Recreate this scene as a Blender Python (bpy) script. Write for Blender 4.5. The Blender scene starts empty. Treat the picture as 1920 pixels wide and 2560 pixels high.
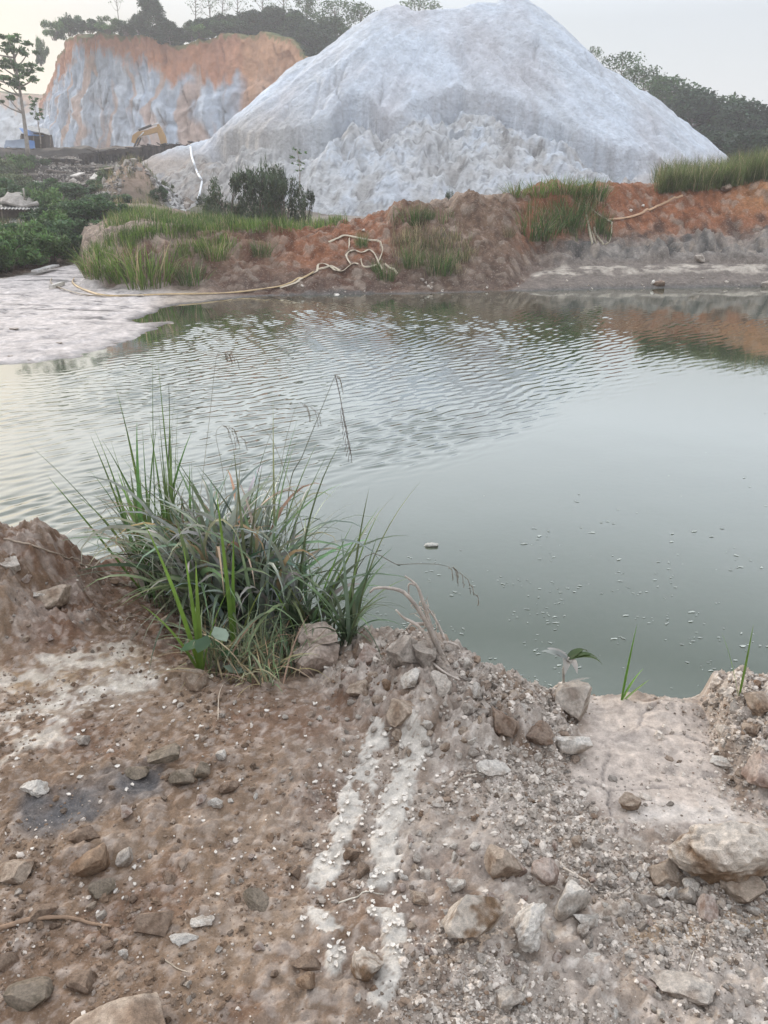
import bpy, bmesh, math, random
import numpy as np
from mathutils import Vector, Matrix, Euler, noise as mnoise
SC = bpy.context.scene
COL = SC.collection
random.seed(7); RNG = np.random.default_rng(7)
R = math.radians
# ------------------------------------------------------------------ camera
CAM_Z, PITCH, FPX = 2.4, R(22.6), 1922.0
cp, sp = math.cos(PITCH), math.sin(PITCH)
cam = bpy.data.objects.new('camera', bpy.data.cameras.new('camera')); COL.objects.link(cam)
cam.location = (0, 0, CAM_Z); cam.rotation_euler = (math.pi/2 - PITCH, 0, 0)
cam.data.sensor_fit = 'VERTICAL'; cam.data.sensor_height = 36.0
cam.data.lens = 36.0*FPX/2560.0; cam.data.clip_start = 0.05; cam.data.clip_end = 4000
SC.camera = cam

def ray(px, py):
    dx = (np.asarray(px, float) - 960)/FPX; dy = (1280 - np.asarray(py, float))/FPX
    return dx, cp + dy*sp, -sp + dy*cp
def at_y(px, py, Y):            # the point seen at a pixel at ground distance Y
    dx, dy, dz = ray(px, py); t = Y/dy
    return np.array([dx*t, Y + 0*t, CAM_Z + dz*t])
def at_z(px, py, z):            # the point seen at a pixel at height z
    dx, dy, dz = ray(px, py); t = (z - CAM_Z)/dz
    return np.array([dx*t, dy*t, z + 0*t])
def V(px, py, Y): return Vector(at_y(px, py, Y))
def pix(X, Y, Z):               # where a point stands in the photograph
    z = Z - CAM_Z; d = Y*cp - z*sp; u = Y*sp + z*cp
    d = np.maximum(d, .05)
    return 960 + FPX*X/d, 1280 - FPX*u/d

# ------------------------------------------------------------------ noise
def _h(ix, iy, s):
    ix = ix.astype(np.int64).astype(np.uint32); iy = iy.astype(np.int64).astype(np.uint32)
    h = ix*np.uint32(374761393) + iy*np.uint32(668265263) + np.uint32((s*2246822519 + 3266489917) & 0xffffffff)
    h = (h ^ (h >> np.uint32(13)))*np.uint32(1274126177)
    h = (h ^ (h >> np.uint32(15)))*np.uint32(2246822519)
    return ((h ^ (h >> np.uint32(16))) & np.uint32(0xffffff)).astype(np.float64)/16777215.0
def gn(x, y, s=0):              # gradient noise, about -0.7..0.7
    x = np.asarray(x, float); y = np.asarray(y, float)
    ix = np.floor(x); iy = np.floor(y); fx = x-ix; fy = y-iy
    u = fx*fx*fx*(fx*(fx*6-15)+10); v = fy*fy*fy*(fy*(fy*6-15)+10)
    def g(a, b, dx, dy):
        an = _h(a, b, s)*6.2831853
        return np.cos(an)*dx + np.sin(an)*dy
    n00 = g(ix, iy, fx, fy); n10 = g(ix+1, iy, fx-1, fy)
    n01 = g(ix, iy+1, fx, fy-1); n11 = g(ix+1, iy+1, fx-1, fy-1)
    return (n00*(1-u)+n10*u)*(1-v) + (n01*(1-u)+n11*u)*v
def fbm(x, y, o=4, s=0, gain=.5):
    t = 0; a = 1.0
    for k in range(o):
        t = t + a*gn(x, y, s+k*17); x = x*2.03+3.1; y = y*2.03-1.7; a *= gain
    return t
def billow(x, y, o=4, s=0, gain=.5):
    t = 0; a = 1.0
    for k in range(o):
        t = t + a*np.abs(gn(x, y, s+k*17)); x = x*2.03+3.1; y = y*2.03-1.7; a *= gain
    return t
def worley(x, y, s=0):
    ix = np.floor(x); iy = np.floor(y)
    f1 = np.full(x.shape, 9.0); f2 = f1.copy(); cid = f1*0
    for a in (-1, 0, 1):
        for b in (-1, 0, 1):
            cx = ix+a; cy = iy+b
            d = np.hypot(cx + _h(cx, cy, s) - x, cy + _h(cx, cy, s+5) - y)
            m = d < f1
            f2 = np.where(m, f1, np.minimum(f2, d)); cid = np.where(m, _h(cx, cy, s+9), cid); f1 = np.where(m, d, f1)
    return f1, f2, cid
def ss(a, b, x):
    t = np.clip((x-a)/(b-a), 0, 1); return t*t*(3-2*t)
def mix(a, b, t): return a*(1-t) + b*t
def mixc(a, b, t):              # colours
    a = np.asarray(a, float); b = np.asarray(b, float)
    return a*(1-t[..., None]) + b*t[..., None]
def inpoly(px, py, poly):
    r = np.zeros(px.shape, bool); n = len(poly)
    for i in range(n):
        x1, y1 = poly[i]; x2, y2 = poly[(i+1) % n]
        c = ((y1 > py) != (y2 > py)) & (px < (x2-x1)*(py-y1)/(y2-y1+1e-9)+x1)
        r ^= c
    return r
def polydist(px, py, pts):      # distance to an open polyline
    d = np.full(np.shape(px), 1e9)
    for (x1, y1), (x2, y2) in zip(pts[:-1], pts[1:]):
        L = (x2-x1)**2+(y2-y1)**2+1e-12
        t = np.clip(((px-x1)*(x2-x1)+(py-y1)*(y2-y1))/L, 0, 1)
        d = np.minimum(d, np.hypot(px-x1-t*(x2-x1), py-y1-t*(y2-y1)))
    return d
def soft(px, py, poly, w):      # soft-edged region mask
    d = polydist(px, py, list(poly)+[poly[0]]); i = inpoly(px, py, poly)
    return ss(-w, w, np.where(i, d, -d))
def srgb(r, g, b):
    c = np.array([r, g, b], float)/255
    return np.where(c <= .04045, c/12.92, ((c+.055)/1.055)**2.4)

# ------------------------------------------------------------------ scene objects
def tag(o, label=None, cat=None, group=None, kind=None):
    for k, v in (('label', label), ('category', cat), ('group', group), ('kind', kind)):
        if v: o[k] = v
    return o
def link(name, data, parent=None, loc=None):
    o = bpy.data.objects.new(name, data); COL.objects.link(o)
    if parent: o.parent = parent
    if loc is not None: o.location = loc
    return o
def empty(name, loc, label, cat, group=None, rz=0):
    o = link(name, None, None, loc); o.rotation_euler.z = rz; o.empty_display_size = .2
    return tag(o, label, cat, group)
class MB:
    def __init__(s): s.v = []; s.f = []; s.c = []; s.n = 0
    def add(s, v, f, col=(1, 1, 1)):
        v = np.asarray(v, float).reshape(-1, 3)
        if len(v) == 0: return
        for q in (f if isinstance(f, list) else [f]):
            s.f.append(np.asarray(q, int) + s.n)
        c = np.asarray(col, float)
        if c.ndim == 1: c = np.tile(c, (len(v), 1))
        s.v.append(v); s.c.append(c); s.n += len(v)
    def data(s, name, mat=None, smooth=True):
        me = bpy.data.meshes.new(name)
        v = np.concatenate(s.v); c = np.concatenate(s.c)
        me.vertices.add(len(v)); me.vertices.foreach_set('co', v.ravel().astype(np.float32))
        loops = np.concatenate([q.ravel() for q in s.f]); tot = np.concatenate([np.full(len(q), q.shape[1]) for q in s.f])
        st = np.concatenate([[0], np.cumsum(tot)[:-1]])
        me.loops.add(len(loops)); me.loops.foreach_set('vertex_index', loops.astype(np.int32))
        me.polygons.add(len(tot)); me.polygons.foreach_set('loop_start', st.astype(np.int32))
        me.polygons.foreach_set('use_smooth', np.full(len(tot), smooth))
        at = me.color_attributes.new('Col', 'FLOAT_COLOR', 'POINT')
        at.data.foreach_set('color', np.hstack([c, np.ones((len(c), 1))]).ravel().astype(np.float32))
        me.update(calc_edges=True); me.validate()
        if mat: me.materials.append(mat)
        return me
    def build(s, name, mat=None, parent=None, smooth=True, loc=None):
        return link(name, s.data(name, mat, smooth), parent, loc)
    # shapes
    def box(s, c, d, rot=None, col=(1, 1, 1)):
        p = np.array([[x, y, z] for x in (-.5, .5) for y in (-.5, .5) for z in (-.5, .5)])*np.asarray(d)
        if rot is not None: p = p @ np.array(Euler(rot).to_matrix()).T
        s.add(p+np.asarray(c), np.array([[0, 1, 3, 2], [4, 6, 7, 5], [0, 4, 5, 1], [2, 3, 7, 6], [0, 2, 6, 4], [1, 5, 7, 3]]), col)
    def bar(s, a, b, w, h, col=(1, 1, 1)):
        a = np.asarray(a, float); b = np.asarray(b, float); d = b-a; L = np.linalg.norm(d); d = d/L
        u = np.cross(d, [0, 0, 1]); 
        if np.linalg.norm(u) < 1e-3: u = np.array([1., 0, 0])
        u /= np.linalg.norm(u); n = np.cross(u, d)
        p = np.array([q + u*w*i*.5 + n*h*j*.5 for q in (a, b) for i, j in ((-1, -1), (1, -1), (1, 1), (-1, 1))])
        s.add(p, np.array([[0, 1, 2, 3], [7, 6, 5, 4], [0, 4, 5, 1], [1, 5, 6, 2], [2, 6, 7, 3], [3, 7, 4, 0]]), col)
    def tube(s, pts, rad, k=6, col=(1, 1, 1)):
        pts = np.asarray(pts, float); n = len(pts); rad = np.broadcast_to(np.asarray(rad, float), (n,))
        T = np.gradient(pts, axis=0); T /= np.linalg.norm(T, axis=1)[:, None]+1e-9
        ref = np.array([0, 0, 1.]) if abs(T[0, 2]) < .9 else np.array([1., 0, 0])
        U = []; u = np.cross(T[0], ref)
        for i in range(n):
            u = u - T[i]*np.dot(u, T[i]); u /= np.linalg.norm(u)+1e-9; U.append(u.copy())
        U = np.array(U); W = np.cross(T, U); a = np.arange(k)*2*np.pi/k
        v = pts[:, None] + rad[:, None, None]*(np.cos(a)[None, :, None]*U[:, None] + np.sin(a)[None, :, None]*W[:, None])
        i = np.arange(n-1)[:, None]*k; j = np.arange(k)[None]; j2 = (j+1) % k
        f = np.stack([i+j, i+j2, i+k+j2, i+k+j], -1).reshape(-1, 4)
        v = np.vstack([v.reshape(-1, 3), pts[:1], pts[-1:]])
        q = np.arange(k); t1 = np.stack([np.full(k, n*k), (q+1) % k, q], -1); t2 = np.stack([np.full(k, n*k+1), (n-1)*k+q, (n-1)*k+(q+1) % k], -1)
        s.add(v, [f, t1, t2], col)
    def prism(s, outline, x0, x1, col=(1, 1, 1)):      # an outline in y,z pushed along x
        n = len(outline); p = [[x0, y, z] for y, z in outline]+[[x1, y, z] for y, z in outline]
        i = np.arange(n); s.add(p, [np.stack([i, (i+1) % n, n+(i+1) % n, n+i], -1), i[None, ::-1], (i+n)[None]], col)
    def grid(s, P, C):                                  # P (n,m,3), C (n,m,3)
        n, m = P.shape[:2]; i = np.arange(n-1)[:, None]*m; j = np.arange(m-1)[None]
        s.add(P.reshape(-1, 3), np.stack([i+j, i+j+1, i+m+j+1, i+m+j], -1).reshape(-1, 4), C.reshape(-1, 3))
def curve3(pts, n=40):          # smooth curve through points
    pts = np.asarray(pts, float); m = len(pts)
    P = np.vstack([2*pts[0]-pts[1], pts, 2*pts[-1]-pts[-2]]); out = []
    for t in np.linspace(0, m-1-1e-6, n):
        i = int(t); f = t-i; a, b, c, d = P[i:i+4]
        out.append(.5*(2*b+(c-a)*f+(2*a-5*b+4*c-d)*f*f+(3*b-a-3*c+d)*f**3))
    return np.array(out)

# ------------------------------------------------------------------ materials
def new_mat(name):
    m = bpy.data.materials.new(name); m.use_nodes = True; nt = m.node_tree
    for n in list(nt.nodes): nt.nodes.remove(n)
    return m, nt
def N(nt, t, **kw):
    n = nt.nodes.new(t)
    for k, v in kw.items():
        if k.startswith('i_'):
            key = k[2:]; key = int(key) if key.isdigit() else key.replace('_', ' ')
            if isinstance(v, bpy.types.NodeSocket): nt.links.new(v, n.inputs[key])
            else: n.inputs[key].default_value = v
        else: setattr(n, k, v)
    return n
def noise_node(nt, scale, detail=6, rough=.6, stretch=None):
    tc = N(nt, 'ShaderNodeTexCoord'); src = tc.outputs['Object']
    if stretch:
        mp = N(nt, 'ShaderNodeMapping'); mp.inputs['Scale'].default_value = stretch
        nt.links.new(src, mp.inputs['Vector']); src = mp.outputs['Vector']
    return N(nt, 'ShaderNodeTexNoise', i_Vector=src, i_Scale=scale, i_Detail=detail, i_Roughness=rough)
def earth(name, s1, s2, amp=.35, bump=.5, dist=.02, rough=.9, spec=.25, base=None, bscale=None, speck=None):
    """earth, rock, dusty things: the object's own colour times fine mottling, with a fine relief"""
    m, nt = new_mat(name)
    out = N(nt, 'ShaderNodeOutputMaterial'); b = N(nt, 'ShaderNodeBsdfPrincipled', i_Roughness=rough)
    b.inputs['Specular IOR Level'].default_value = spec
    if base is None: col = N(nt, 'ShaderNodeVertexColor', layer_name='Col').outputs['Color']
    else:
        rgb = N(nt, 'ShaderNodeRGB'); rgb.outputs[0].default_value = (*base, 1); col = rgb.outputs[0]
    n1 = noise_node(nt, s1); n2 = noise_node(nt, s2)
    def ranged(n, a):
        return N(nt, 'ShaderNodeMapRange', i_0=n.outputs['Fac'], i_1=.3, i_2=.7, i_3=1-a, i_4=1+a).outputs[0]
    f = N(nt, 'ShaderNodeMath', operation='MULTIPLY', i_0=ranged(n1, amp), i_1=ranged(n2, amp*.7)).outputs[0]
    mul = N(nt, 'ShaderNodeVectorMath', operation='SCALE', i_0=col); nt.links.new(f, mul.inputs['Scale'])
    c = mul.outputs[0]
    if speck:                   # pale and dark grains
        vo = noise_node(nt, speck[0], 2, .5)
        r = N(nt, 'ShaderNodeMapRange', i_0=vo.outputs['Fac'], i_1=.58, i_2=.66, i_3=0.0, i_4=speck[1]).outputs[0]
        mx = N(nt, 'ShaderNodeMix', data_type='RGBA', i_0=r); nt.links.new(c, mx.inputs[6]); mx.inputs[7].default_value = (*speck[2], 1)
        c = mx.outputs[2]
    nt.links.new(c, b.inputs['Base Color'])
    nb = noise_node(nt, bscale or s2, 8, .65)
    bp = N(nt, 'ShaderNodeBump', i_Strength=bump, i_Distance=dist, i_Height=nb.outputs['Fac'])
    nt.links.new(bp.outputs[0], b.inputs['Normal']); nt.links.new(b.outputs[0], out.inputs[0])
    return m
def leafy(name, trans=.35, rough=.55, amp=.25, scale=3.0):
    m, nt = new_mat(name)
    out = N(nt, 'ShaderNodeOutputMaterial'); col = N(nt, 'ShaderNodeVertexColor', layer_name='Col').outputs['Color']
    n1 = noise_node(nt, scale, 3)
    f = N(nt, 'ShaderNodeMapRange', i_0=n1.outputs['Fac'], i_1=.3, i_2=.7, i_3=1-amp, i_4=1+amp).outputs[0]
    mul = N(nt, 'ShaderNodeVectorMath', operation='SCALE', i_0=col); nt.links.new(f, mul.inputs['Scale'])
    b = N(nt, 'ShaderNodeBsdfPrincipled', i_Roughness=rough); b.inputs['Specular IOR Level'].default_value = .35
    nt.links.new(mul.outputs[0], b.inputs['Base Color'])
    t = N(nt, 'ShaderNodeBsdfTranslucent'); nt.links.new(mul.outputs[0], t.inputs['Color'])
    mx = N(nt, 'ShaderNodeMixShader', i_0=trans); nt.links.new(b.outputs[0], mx.inputs[1]); nt.links.new(t.outputs[0], mx.inputs[2])
    nt.links.new(mx.outputs[0], out.inputs[0])
    return m
def paint(name, base, rough=.5, amp=.2, scale=4, metal=0.0, dust=None):
    m, nt = new_mat(name)
    out = N(nt, 'ShaderNodeOutputMaterial'); b = N(nt, 'ShaderNodeBsdfPrincipled', i_Roughness=rough, i_Metallic=metal)
    n1 = noise_node(nt, scale, 6, .65)
    d = dust or [x*(1-amp) for x in base]
    r = N(nt, 'ShaderNodeMapRange', i_0=n1.outputs['Fac'], i_1=.4, i_2=.65, i_3=0.0, i_4=amp*2).outputs[0]
    mx = N(nt, 'ShaderNodeMix', data_type='RGBA', i_0=r); mx.inputs[6].default_value = (*base, 1); mx.inputs[7].default_value = (*d, 1)
    nt.links.new(mx.outputs[2], b.inputs['Base Color']); nt.links.new(b.outputs[0], out.inputs[0])
    return m
M = {}
M['near'] = earth('near_bank_earth', 45, 190, .20, .9, .007, .92, .2, bscale=110, speck=(210, .16, (.50, .43, .37)))
M['far'] = earth('far_bank_earth', 2.5, 18, .22, .8, .06, .9, .2, bscale=9, speck=(22, .25, (.5, .42, .36)))
M['mid'] = earth('slope_earth', .35, 3, .25, .9, .3, .95, .15, bscale=1.6)
M['mound'] = earth('kaolin_spoil', 1.0, 4.0, .11, .8, .40, .95, .15, bscale=1.7, speck=(3.2, .2, (.42, .41, .39)))
M['cliff'] = earth('cliff_clay', .15, 1.2, .12, .8, .5, .95, .15, bscale=.7)
M['rock'] = earth('dusty_stone', 7, 40, .28, .8, .012, .92, .2, bscale=26)
M['pebble'] = earth('gravel_stone', 30, 120, .2, .4, .004, .9, .2)
M['leaf'] = leafy('tree_leaf', .3)
M['bush'] = leafy('bush_leaf', .3)
M['grass'] = leafy('grass_blade', .35, .5, .3, 2.0)
M['blade'] = leafy('tall_grass_blade', .3, .42, .3, 9.0)
M['bark'] = earth('bark', 4, 20, .3, .6, .02, .9, .2)
M['wood'] = earth('old_timber', 2, 9, .35, .6, .03, .9, .2)
M['twig'] = earth('dry_twig', 20, 90, .3, .5, .003, .85, .25)
M['hose'] = earth('flat_hose', 3, 22, .22, .3, .01, .6, .4)
M['yellow'] = paint('worn_yellow_paint', (.40, .23, .075), .55, .35, 1.2, 0, (.30, .17, .07))
M['dark_steel'] = paint('dark_steel', (.04, .038, .036), .6, .3, 2, .3)
M['chrome'] = paint('bright_rod', (.55, .55, .56), .3, .2, 2, .8)
M['glass'] = paint('cab_glass', (.03, .04, .045), .1, .2, 1)
M['tarp'] = paint('blue_tarpaulin', (.05, .16, .42), .5, .35, 1.0, 0, (.18, .26, .42))
M['sheet'] = paint('weathered_roof_sheet', (.38, .37, .35), .6, .4, 2.5, .1, (.18, .16, .14))
M['pipe'] = paint('white_pipe', (.72, .73, .75), .45, .15, 2)
# ------------------------------------------------------------------ terrain sheets
class Sheet:
    def __init__(s, xs, ys, Z): s.xs, s.ys, s.Z = xs, ys, Z
    def z(s, X, Y):
        X = np.asarray(X, float); Y = np.asarray(Y, float)
        fx = np.interp(X, s.xs, np.arange(len(s.xs))); fy = np.interp(Y, s.ys, np.arange(len(s.ys)))
        i = np.minimum(fx.astype(int), len(s.xs)-2); j = np.minimum(fy.astype(int), len(s.ys)-2); a = fx-i; b = fy-j
        Z = s.Z
        return (Z[j, i]*(1-a)+Z[j, i+1]*a)*(1-b) + (Z[j+1, i]*(1-a)+Z[j+1, i+1]*a)*b
    def hit(s, px, py, y0=None, y1=None, n=500):   # where the sight line of a pixel meets the sheet
        px = np.atleast_1d(np.asarray(px, float)); py = np.atleast_1d(np.asarray(py, float))
        Y = np.linspace(y0 or s.ys[0], y1 or s.ys[-1], n)
        dx, dy, dz = ray(px, py); t = Y[None]/dy[:, None]
        X = dx[:, None]*t; Zr = CAM_Z+dz[:, None]*t; d = Zr - s.z(X, np.broadcast_to(Y, X.shape))
        k = np.argmax(d < 0, axis=1); ok = (d < 0).any(1) & (k > 0); k = np.maximum(k, 1); q = np.arange(len(px))
        f = d[q, k-1]/(d[q, k-1]-d[q, k]+1e-9); y = Y[k-1]+(Y[k]-Y[k-1])*f
        x = dx/dy*y
        return np.stack([x, y, s.z(x, y)], -1), ok
    def at(s, px, py, **k):
        p, ok = s.hit(px, py, **k); return Vector(p[0])
def axis(lo, a, b, hi, step, coarse):
    l = np.arange(lo, a, coarse); m = np.arange(a, b, step); h = np.arange(b, hi+coarse, coarse)
    return np.concatenate([l, m, h])

# ---------- the near bank
edge = [(-900, 1330, 1.0), (-300, 1340, 1.0), (0, 1352, 1.0), (60, 1352, .99), (130, 1372, .95), (190, 1408, .85), (240, 1405, .80), (300, 1392, .74),
        (450, 1480, .62), (600, 1560, .58), (750, 1600, .62), (880, 1615, .72), (960, 1604, .82), (1040, 1598, .9), (1130, 1645, .86), (1250, 1697, .82),
        (1370, 1742, .74), (1480, 1752, .72), (1560, 1742, .73), (1640, 1742, .74), (1740, 1764, .72), (1850, 1735, .82), (1920, 1730, .86), (2100, 1725, .86), (2900, 1700, .86)]
E = np.array([[*at_z(px, py, z)[:2], z] for px, py, z in edge]); E = E[np.argsort(E[:, 0])]
nx = axis(-14, -2.5, 2.4, 14, .0075, .18); ny = axis(-9, .75, 4.7, 9, .0075, .12)
X, Y = np.meshgrid(nx, ny)
Yc = np.interp(X, E[:, 0], E[:, 1]) + .05*fbm(X*3, X*0+3, 3, 5) + .02*fbm(X*14, Y*3, 3, 6); Zc = np.interp(X, E[:, 0], E[:, 2])
inner = .79 + .03*fbm(X*.9, Y*.9, 3, 11) - .02*np.clip(Y-1, 0, 1)
d = Y-Yc
z = mix(inner, Zc, ss(-.75, -.02, d))
z = np.where(d > 0, Zc - d*.85 - .25*d*d/(1+d), z); z = np.maximum(z, -.9)
PX, PY = pix(X, Y, z)
# zones, drawn as they lie on the ground
PXn = PX + 26*fbm(X*6, Y*6, 4, 21); PYn = PY + 22*fbm(X*6, Y*6, 4, 23)
zone = lambda poly, w: soft(PXn, PYn, poly, w)
ramp = zone([(1450, 1745), (1760, 1765), (1800, 1860), (1790, 1960), (1900, 2060), (1960, 2130), (1700, 2080), (1520, 2040), (1420, 1960), (1470, 1850)], 26)
bermR = zone([(1765, 1735), (2100, 1700), (2100, 2010), (1900, 1990), (1810, 1900), (1790, 1800)], 22)
berm = zone([(860, 1600), (1040, 1580), (1250, 1680), (1440, 1740), (1440, 1900), (1200, 1900), (1050, 1850), (900, 1790), (800, 1720)], 35)
wtrk1 = np.array([(950, 1835), (925, 1900), (885, 1985), (858, 2060), (835, 2130), (800, 2200), (808, 2290), (835, 2360), (845, 2400)])
wtrk2 = np.array([(1035, 1850), (1010, 1930), (985, 2010), (962, 2080), (968, 2160), (950, 2200), (935, 2250), (975, 2290), (985, 2340), (975, 2410), (955, 2480)])
rag = 17*fbm(X*22, Y*22, 4, 33, .65)+14*fbm(X*6, Y*6, 2, 34)
trk = np.maximum(ss(33, 27, polydist(PXn, PYn, wtrk1)+rag), ss(31, 25, polydist(PX+.7*(PXn-PX), PY+.7*(PYn-PY), wtrk2)+rag))
gaps = np.clip(ss(14, 30, np.abs(PYn-2245)) + .0, 0, 1)*ss(-.12, -.06, fbm(X*9, Y*9, 4, 31)+.26)
trk = trk*gaps; trk = ss(.3, .6, trk)
strips = np.zeros_like(X)
for a_, b_, w_ in (((-20, 1716), (300, 1640), 13), ((-20, 1800), (380, 1688), 17), ((-40, 1900), (150, 1822), 24), ((120, 1660), (330, 1610), 14)):
    strips = np.maximum(strips, ss(w_+6, w_-10, polydist(PX, PY, [a_, b_])+30*fbm(X*12, Y*12, 4, 37)+22*fbm(X*5, Y*5, 2, 38)))
pale_l = zone([(-50, 1800), (60, 1770), (180, 1700), (330, 1640), (420, 1690), (330, 1740), (200, 1800), (130, 1850), (-50, 1930)], 45)
ochre_l = zone([(-60, 1690), (120, 1660), (300, 1620), (420, 1650), (250, 1690), (120, 1750), (-60, 1760)], 40)
char = zone([(60, 1992), (170, 1975), (300, 1930), (400, 1925), (390, 1975), (270, 2000), (230, 2050), (120, 2075), (40, 2060)], 40)
greyr = zone([(900, 1960), (1300, 1950), (1600, 2060), (1500, 2160), (1250, 2130), (950, 2120)], 70)
greybr = zone([(1150, 2420), (1500, 2330), (2000, 2330), (2000, 2700), (1200, 2700)], 70)
ochre_r = zone([(1560, 2330), (1720, 2290), (2000, 2270), (2000, 2330), (1750, 2360), (1590, 2370)], 25)
redl = zone([(180, 1400), (470, 1420), (560, 1650), (420, 1600), (260, 1560), (120, 1620), (60, 1560), (180, 1500)], 40)
hump = zone([(-80, 1340), (130, 1350), (250, 1440), (240, 1560), (120, 1620), (-80, 1640)], 40)
palemid = zone([(1100, 1880), (1420, 1950), (1400, 2030), (1200, 2020), (1080, 1960)], 50)
# shapes
z += berm*.05 + bermR*.10 + hump*.09*(1+1.0*fbm(X*3, Y*3, 3, 41))
smooth_ = ss(.12, -.18, fbm(X*1.3+7, Y*1.3, 3, 53))*ss(1000, 600, PX)
clod = billow(X*5.5, Y*5.5, 5, 51, .58)
rough = np.clip(.55 - .3*smooth_ + .9*berm + 1.0*bermR + .9*hump + .3*greybr + .25*redl, 0, 2)*(1-.85*ramp)*(1-.95*trk)*(1-.25*char)
z += rough*(.056*(clod-.42) + .024*fbm(X*22, Y*22, 4, 61, .68) + .022*(billow(X*17, Y*17, 4, 63, .62)-.35))
f1, f2, ci = worley(X*9 + .25*fbm(X*15, Y*15, 2, 3), Y*9, 71)         # half-buried stones in the soil
r1 = .15 + .33*_h(np.floor(ci*9999), np.floor(ci*777), 3)
r1 = r1*(1+.35*fbm(X*38, Y*38, 3, 72))
st = np.sqrt(np.clip(1-(f1/r1)**2, 0, 1))*(ci > .62)*r1
z += st*.034*(1+.5*fbm(X*30, Y*30, 3, 74))*(1-ramp)*(1-trk)*(1-char)
g1, g2, gi = worley(X*30 + .3*fbm(X*40, Y*40, 2, 4), Y*30, 73)
r2 = .2+.25*gi
st2 = np.sqrt(np.clip(1-(g1/r2)**2, 0, 1))*(gi > .3)*r2
z += st2*.010*(1+.8*fbm(X*60, Y*60, 2, 75))*np.clip(.5+berm+greyr*.7+greybr*.5, 0, 1.4)*(1-.9*ramp)*(1-trk)
# caked mud: a thin crust with a cracked, curling edge
z += trk*.006 + trk*.007*fbm(X*26, Y*26, 4, 81)
k1, k2, ki = worley(X*3.4 + .25*fbm(X*5, Y*5, 3, 7), Y*4.6, 91)
crack = ss(.045, .0, k2-k1)*np.clip(ramp+.6*greybr, 0, 1)*ss(-.15, .1, fbm(X*2.2, Y*2.2, 2, 93))
z -= crack*.012
z += ramp*(.012*fbm(X*4, Y*7, 3, 95) + .004*fbm(X*35, Y*35, 3, 96))
lp = ramp*ss(.0, .03, PY-1775-.09*(PX-1560)-6*fbm(X*9, Y*9, 2, 97))*0
z += ramp*.022*ss(6, -6, PY-(1772+.13*(PX-1560)))*ss(1500, 1560, PX)*ss(1790, 1700, PX)
z += ramp*.014*ss(8, -8, PY-(1905+.12*(PX-1500)+10*fbm(X*7, Y*7, 2, 98)))
for cx, cy, rx, ry, hh in ((1640, 1800, 30, 11, .018), (1600, 1842, 26, 14, .02)):
    z += hh*np.exp(-((PX-cx)/rx)**2-((PY-cy)/ry)**2)
z -= char*.006
for a_, b_ in (((60, 2330), (300, 2300)), ((20, 2200), (620, 2090))):    # faint ruts on the left
    z -= .008*np.exp(-(polydist(PX, PY, [a_, b_])/22)**2)
NEAR = Sheet(nx, ny, z)
# colours: what the ground is made of
n1 = fbm(X*1.6, Y*1.6, 4, 101); n2 = fbm(X*7, Y*7, 4, 103); n3 = fbm(X*26, Y*26, 4, 105, .65)
brown = np.array([.170, .108, .070]); lbrown = np.array([.245, .170, .115]); red = np.array([.155, .083, .052]); pale = np.array([.45, .385, .335])
grey = np.array([.375, .32, .27]); white = np.array([.60, .555, .505]); ochre = np.array([.36, .245, .145]); charc = np.array([.125, .115, .112])
side = ss(500, 1300, PX)
c = mixc(brown, lbrown, np.clip(.45+1.1*n1+.6*n2, 0, 1))
c = mixc(c, grey, np.clip(side*(.62+1.1*n2), 0, .92))
c = mixc(c, pale, side*.55*ss(.05, .4, fbm(X*2.3+5, Y*2.3, 4, 109)))
c = mixc(c, red, np.clip(redl*.65 + .5*ss(.05, .4, fbm(X*3.3, Y*3.3, 4, 107)), 0, .8)*(1-.5*side))
c = mixc(c, red*1.05, zone([(780, 1720), (1000, 1760), (1000, 1840), (840, 1850), (560, 1830), (600, 1740)], 50)*.45)
c = mixc(c, mix(pale, red, .35), hump*.55*ss(-.1, .25, n2))
c = mixc(c, ochre, ochre_l*.7*ss(-.3, .1, n2)); c = mixc(c, white*np.array([.9, .86, .78]), .35*pale_l*ss(-.25, .15, n2+.6*n3))
c = mixc(c, white*np.array([.97, .93, .86]), strips*.75*ss(-.45, .0, n2))
c = mixc(c, grey*1.05, greyr*.55); c = mixc(c, pale*1.15, palemid*ss(-.25, .1, n2)*.85)
c = mixc(c, mix(grey, pale, .45), greybr*.75); c = mixc(c, ochre*.9, ochre_r*.85)
c = mixc(c, mix(grey, pale, .5), np.clip(berm*ss(-.35, .25, n2)*.85+bermR*.8, 0, 1))
c = mixc(c, pale*np.array([1.06, 1.04, 1.02]), ramp)
c = mixc(c, white, ramp*ss(1960, 2040, PY)*.45*ss(-.25, .1, n2))
c = mixc(c, np.array([.24, .205, .18]), ramp*.5*ss(.18, .38, fbm(X*13, Y*17, 3, 108)))
c = mixc(c, charc*.8, char*np.clip(.95+1.2*n2, 0, 1))
t1_, t2_, t3_ = worley(X*17+.3*fbm(X*20, Y*20, 2, 83), Y*17, 85)
tcr = ss(.07, .01, t2_-t1_)*trk
c = mixc(c, np.array([.50, .455, .40])[None, None]*(1+.25*(t3_-.5))[..., None]*np.ones(3), trk*.97)
c = mixc(c, lbrown*.7, tcr*.55*ss(-.3, .2, n2+.2))
c = mixc(c, charc, crack*.6)
crumb = ss(.22, .30, n3)*(1-ramp)*(1-trk)                                # chalky crumbs
c = mixc(c, white, crumb*.45*np.clip(.3+.5*side+pale_l, 0, 1))
stc = mixc(mixc(lbrown*1.1, pale*1.12, _h(np.floor(ci*5555), np.floor(ci*99), 7)), grey, .3*(ci > .8))
c = mixc(c, stc, np.clip(ss(.02, .1, st), 0, 1)*(.25+.4*side)*(1-trk)*(1-ramp))
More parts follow.
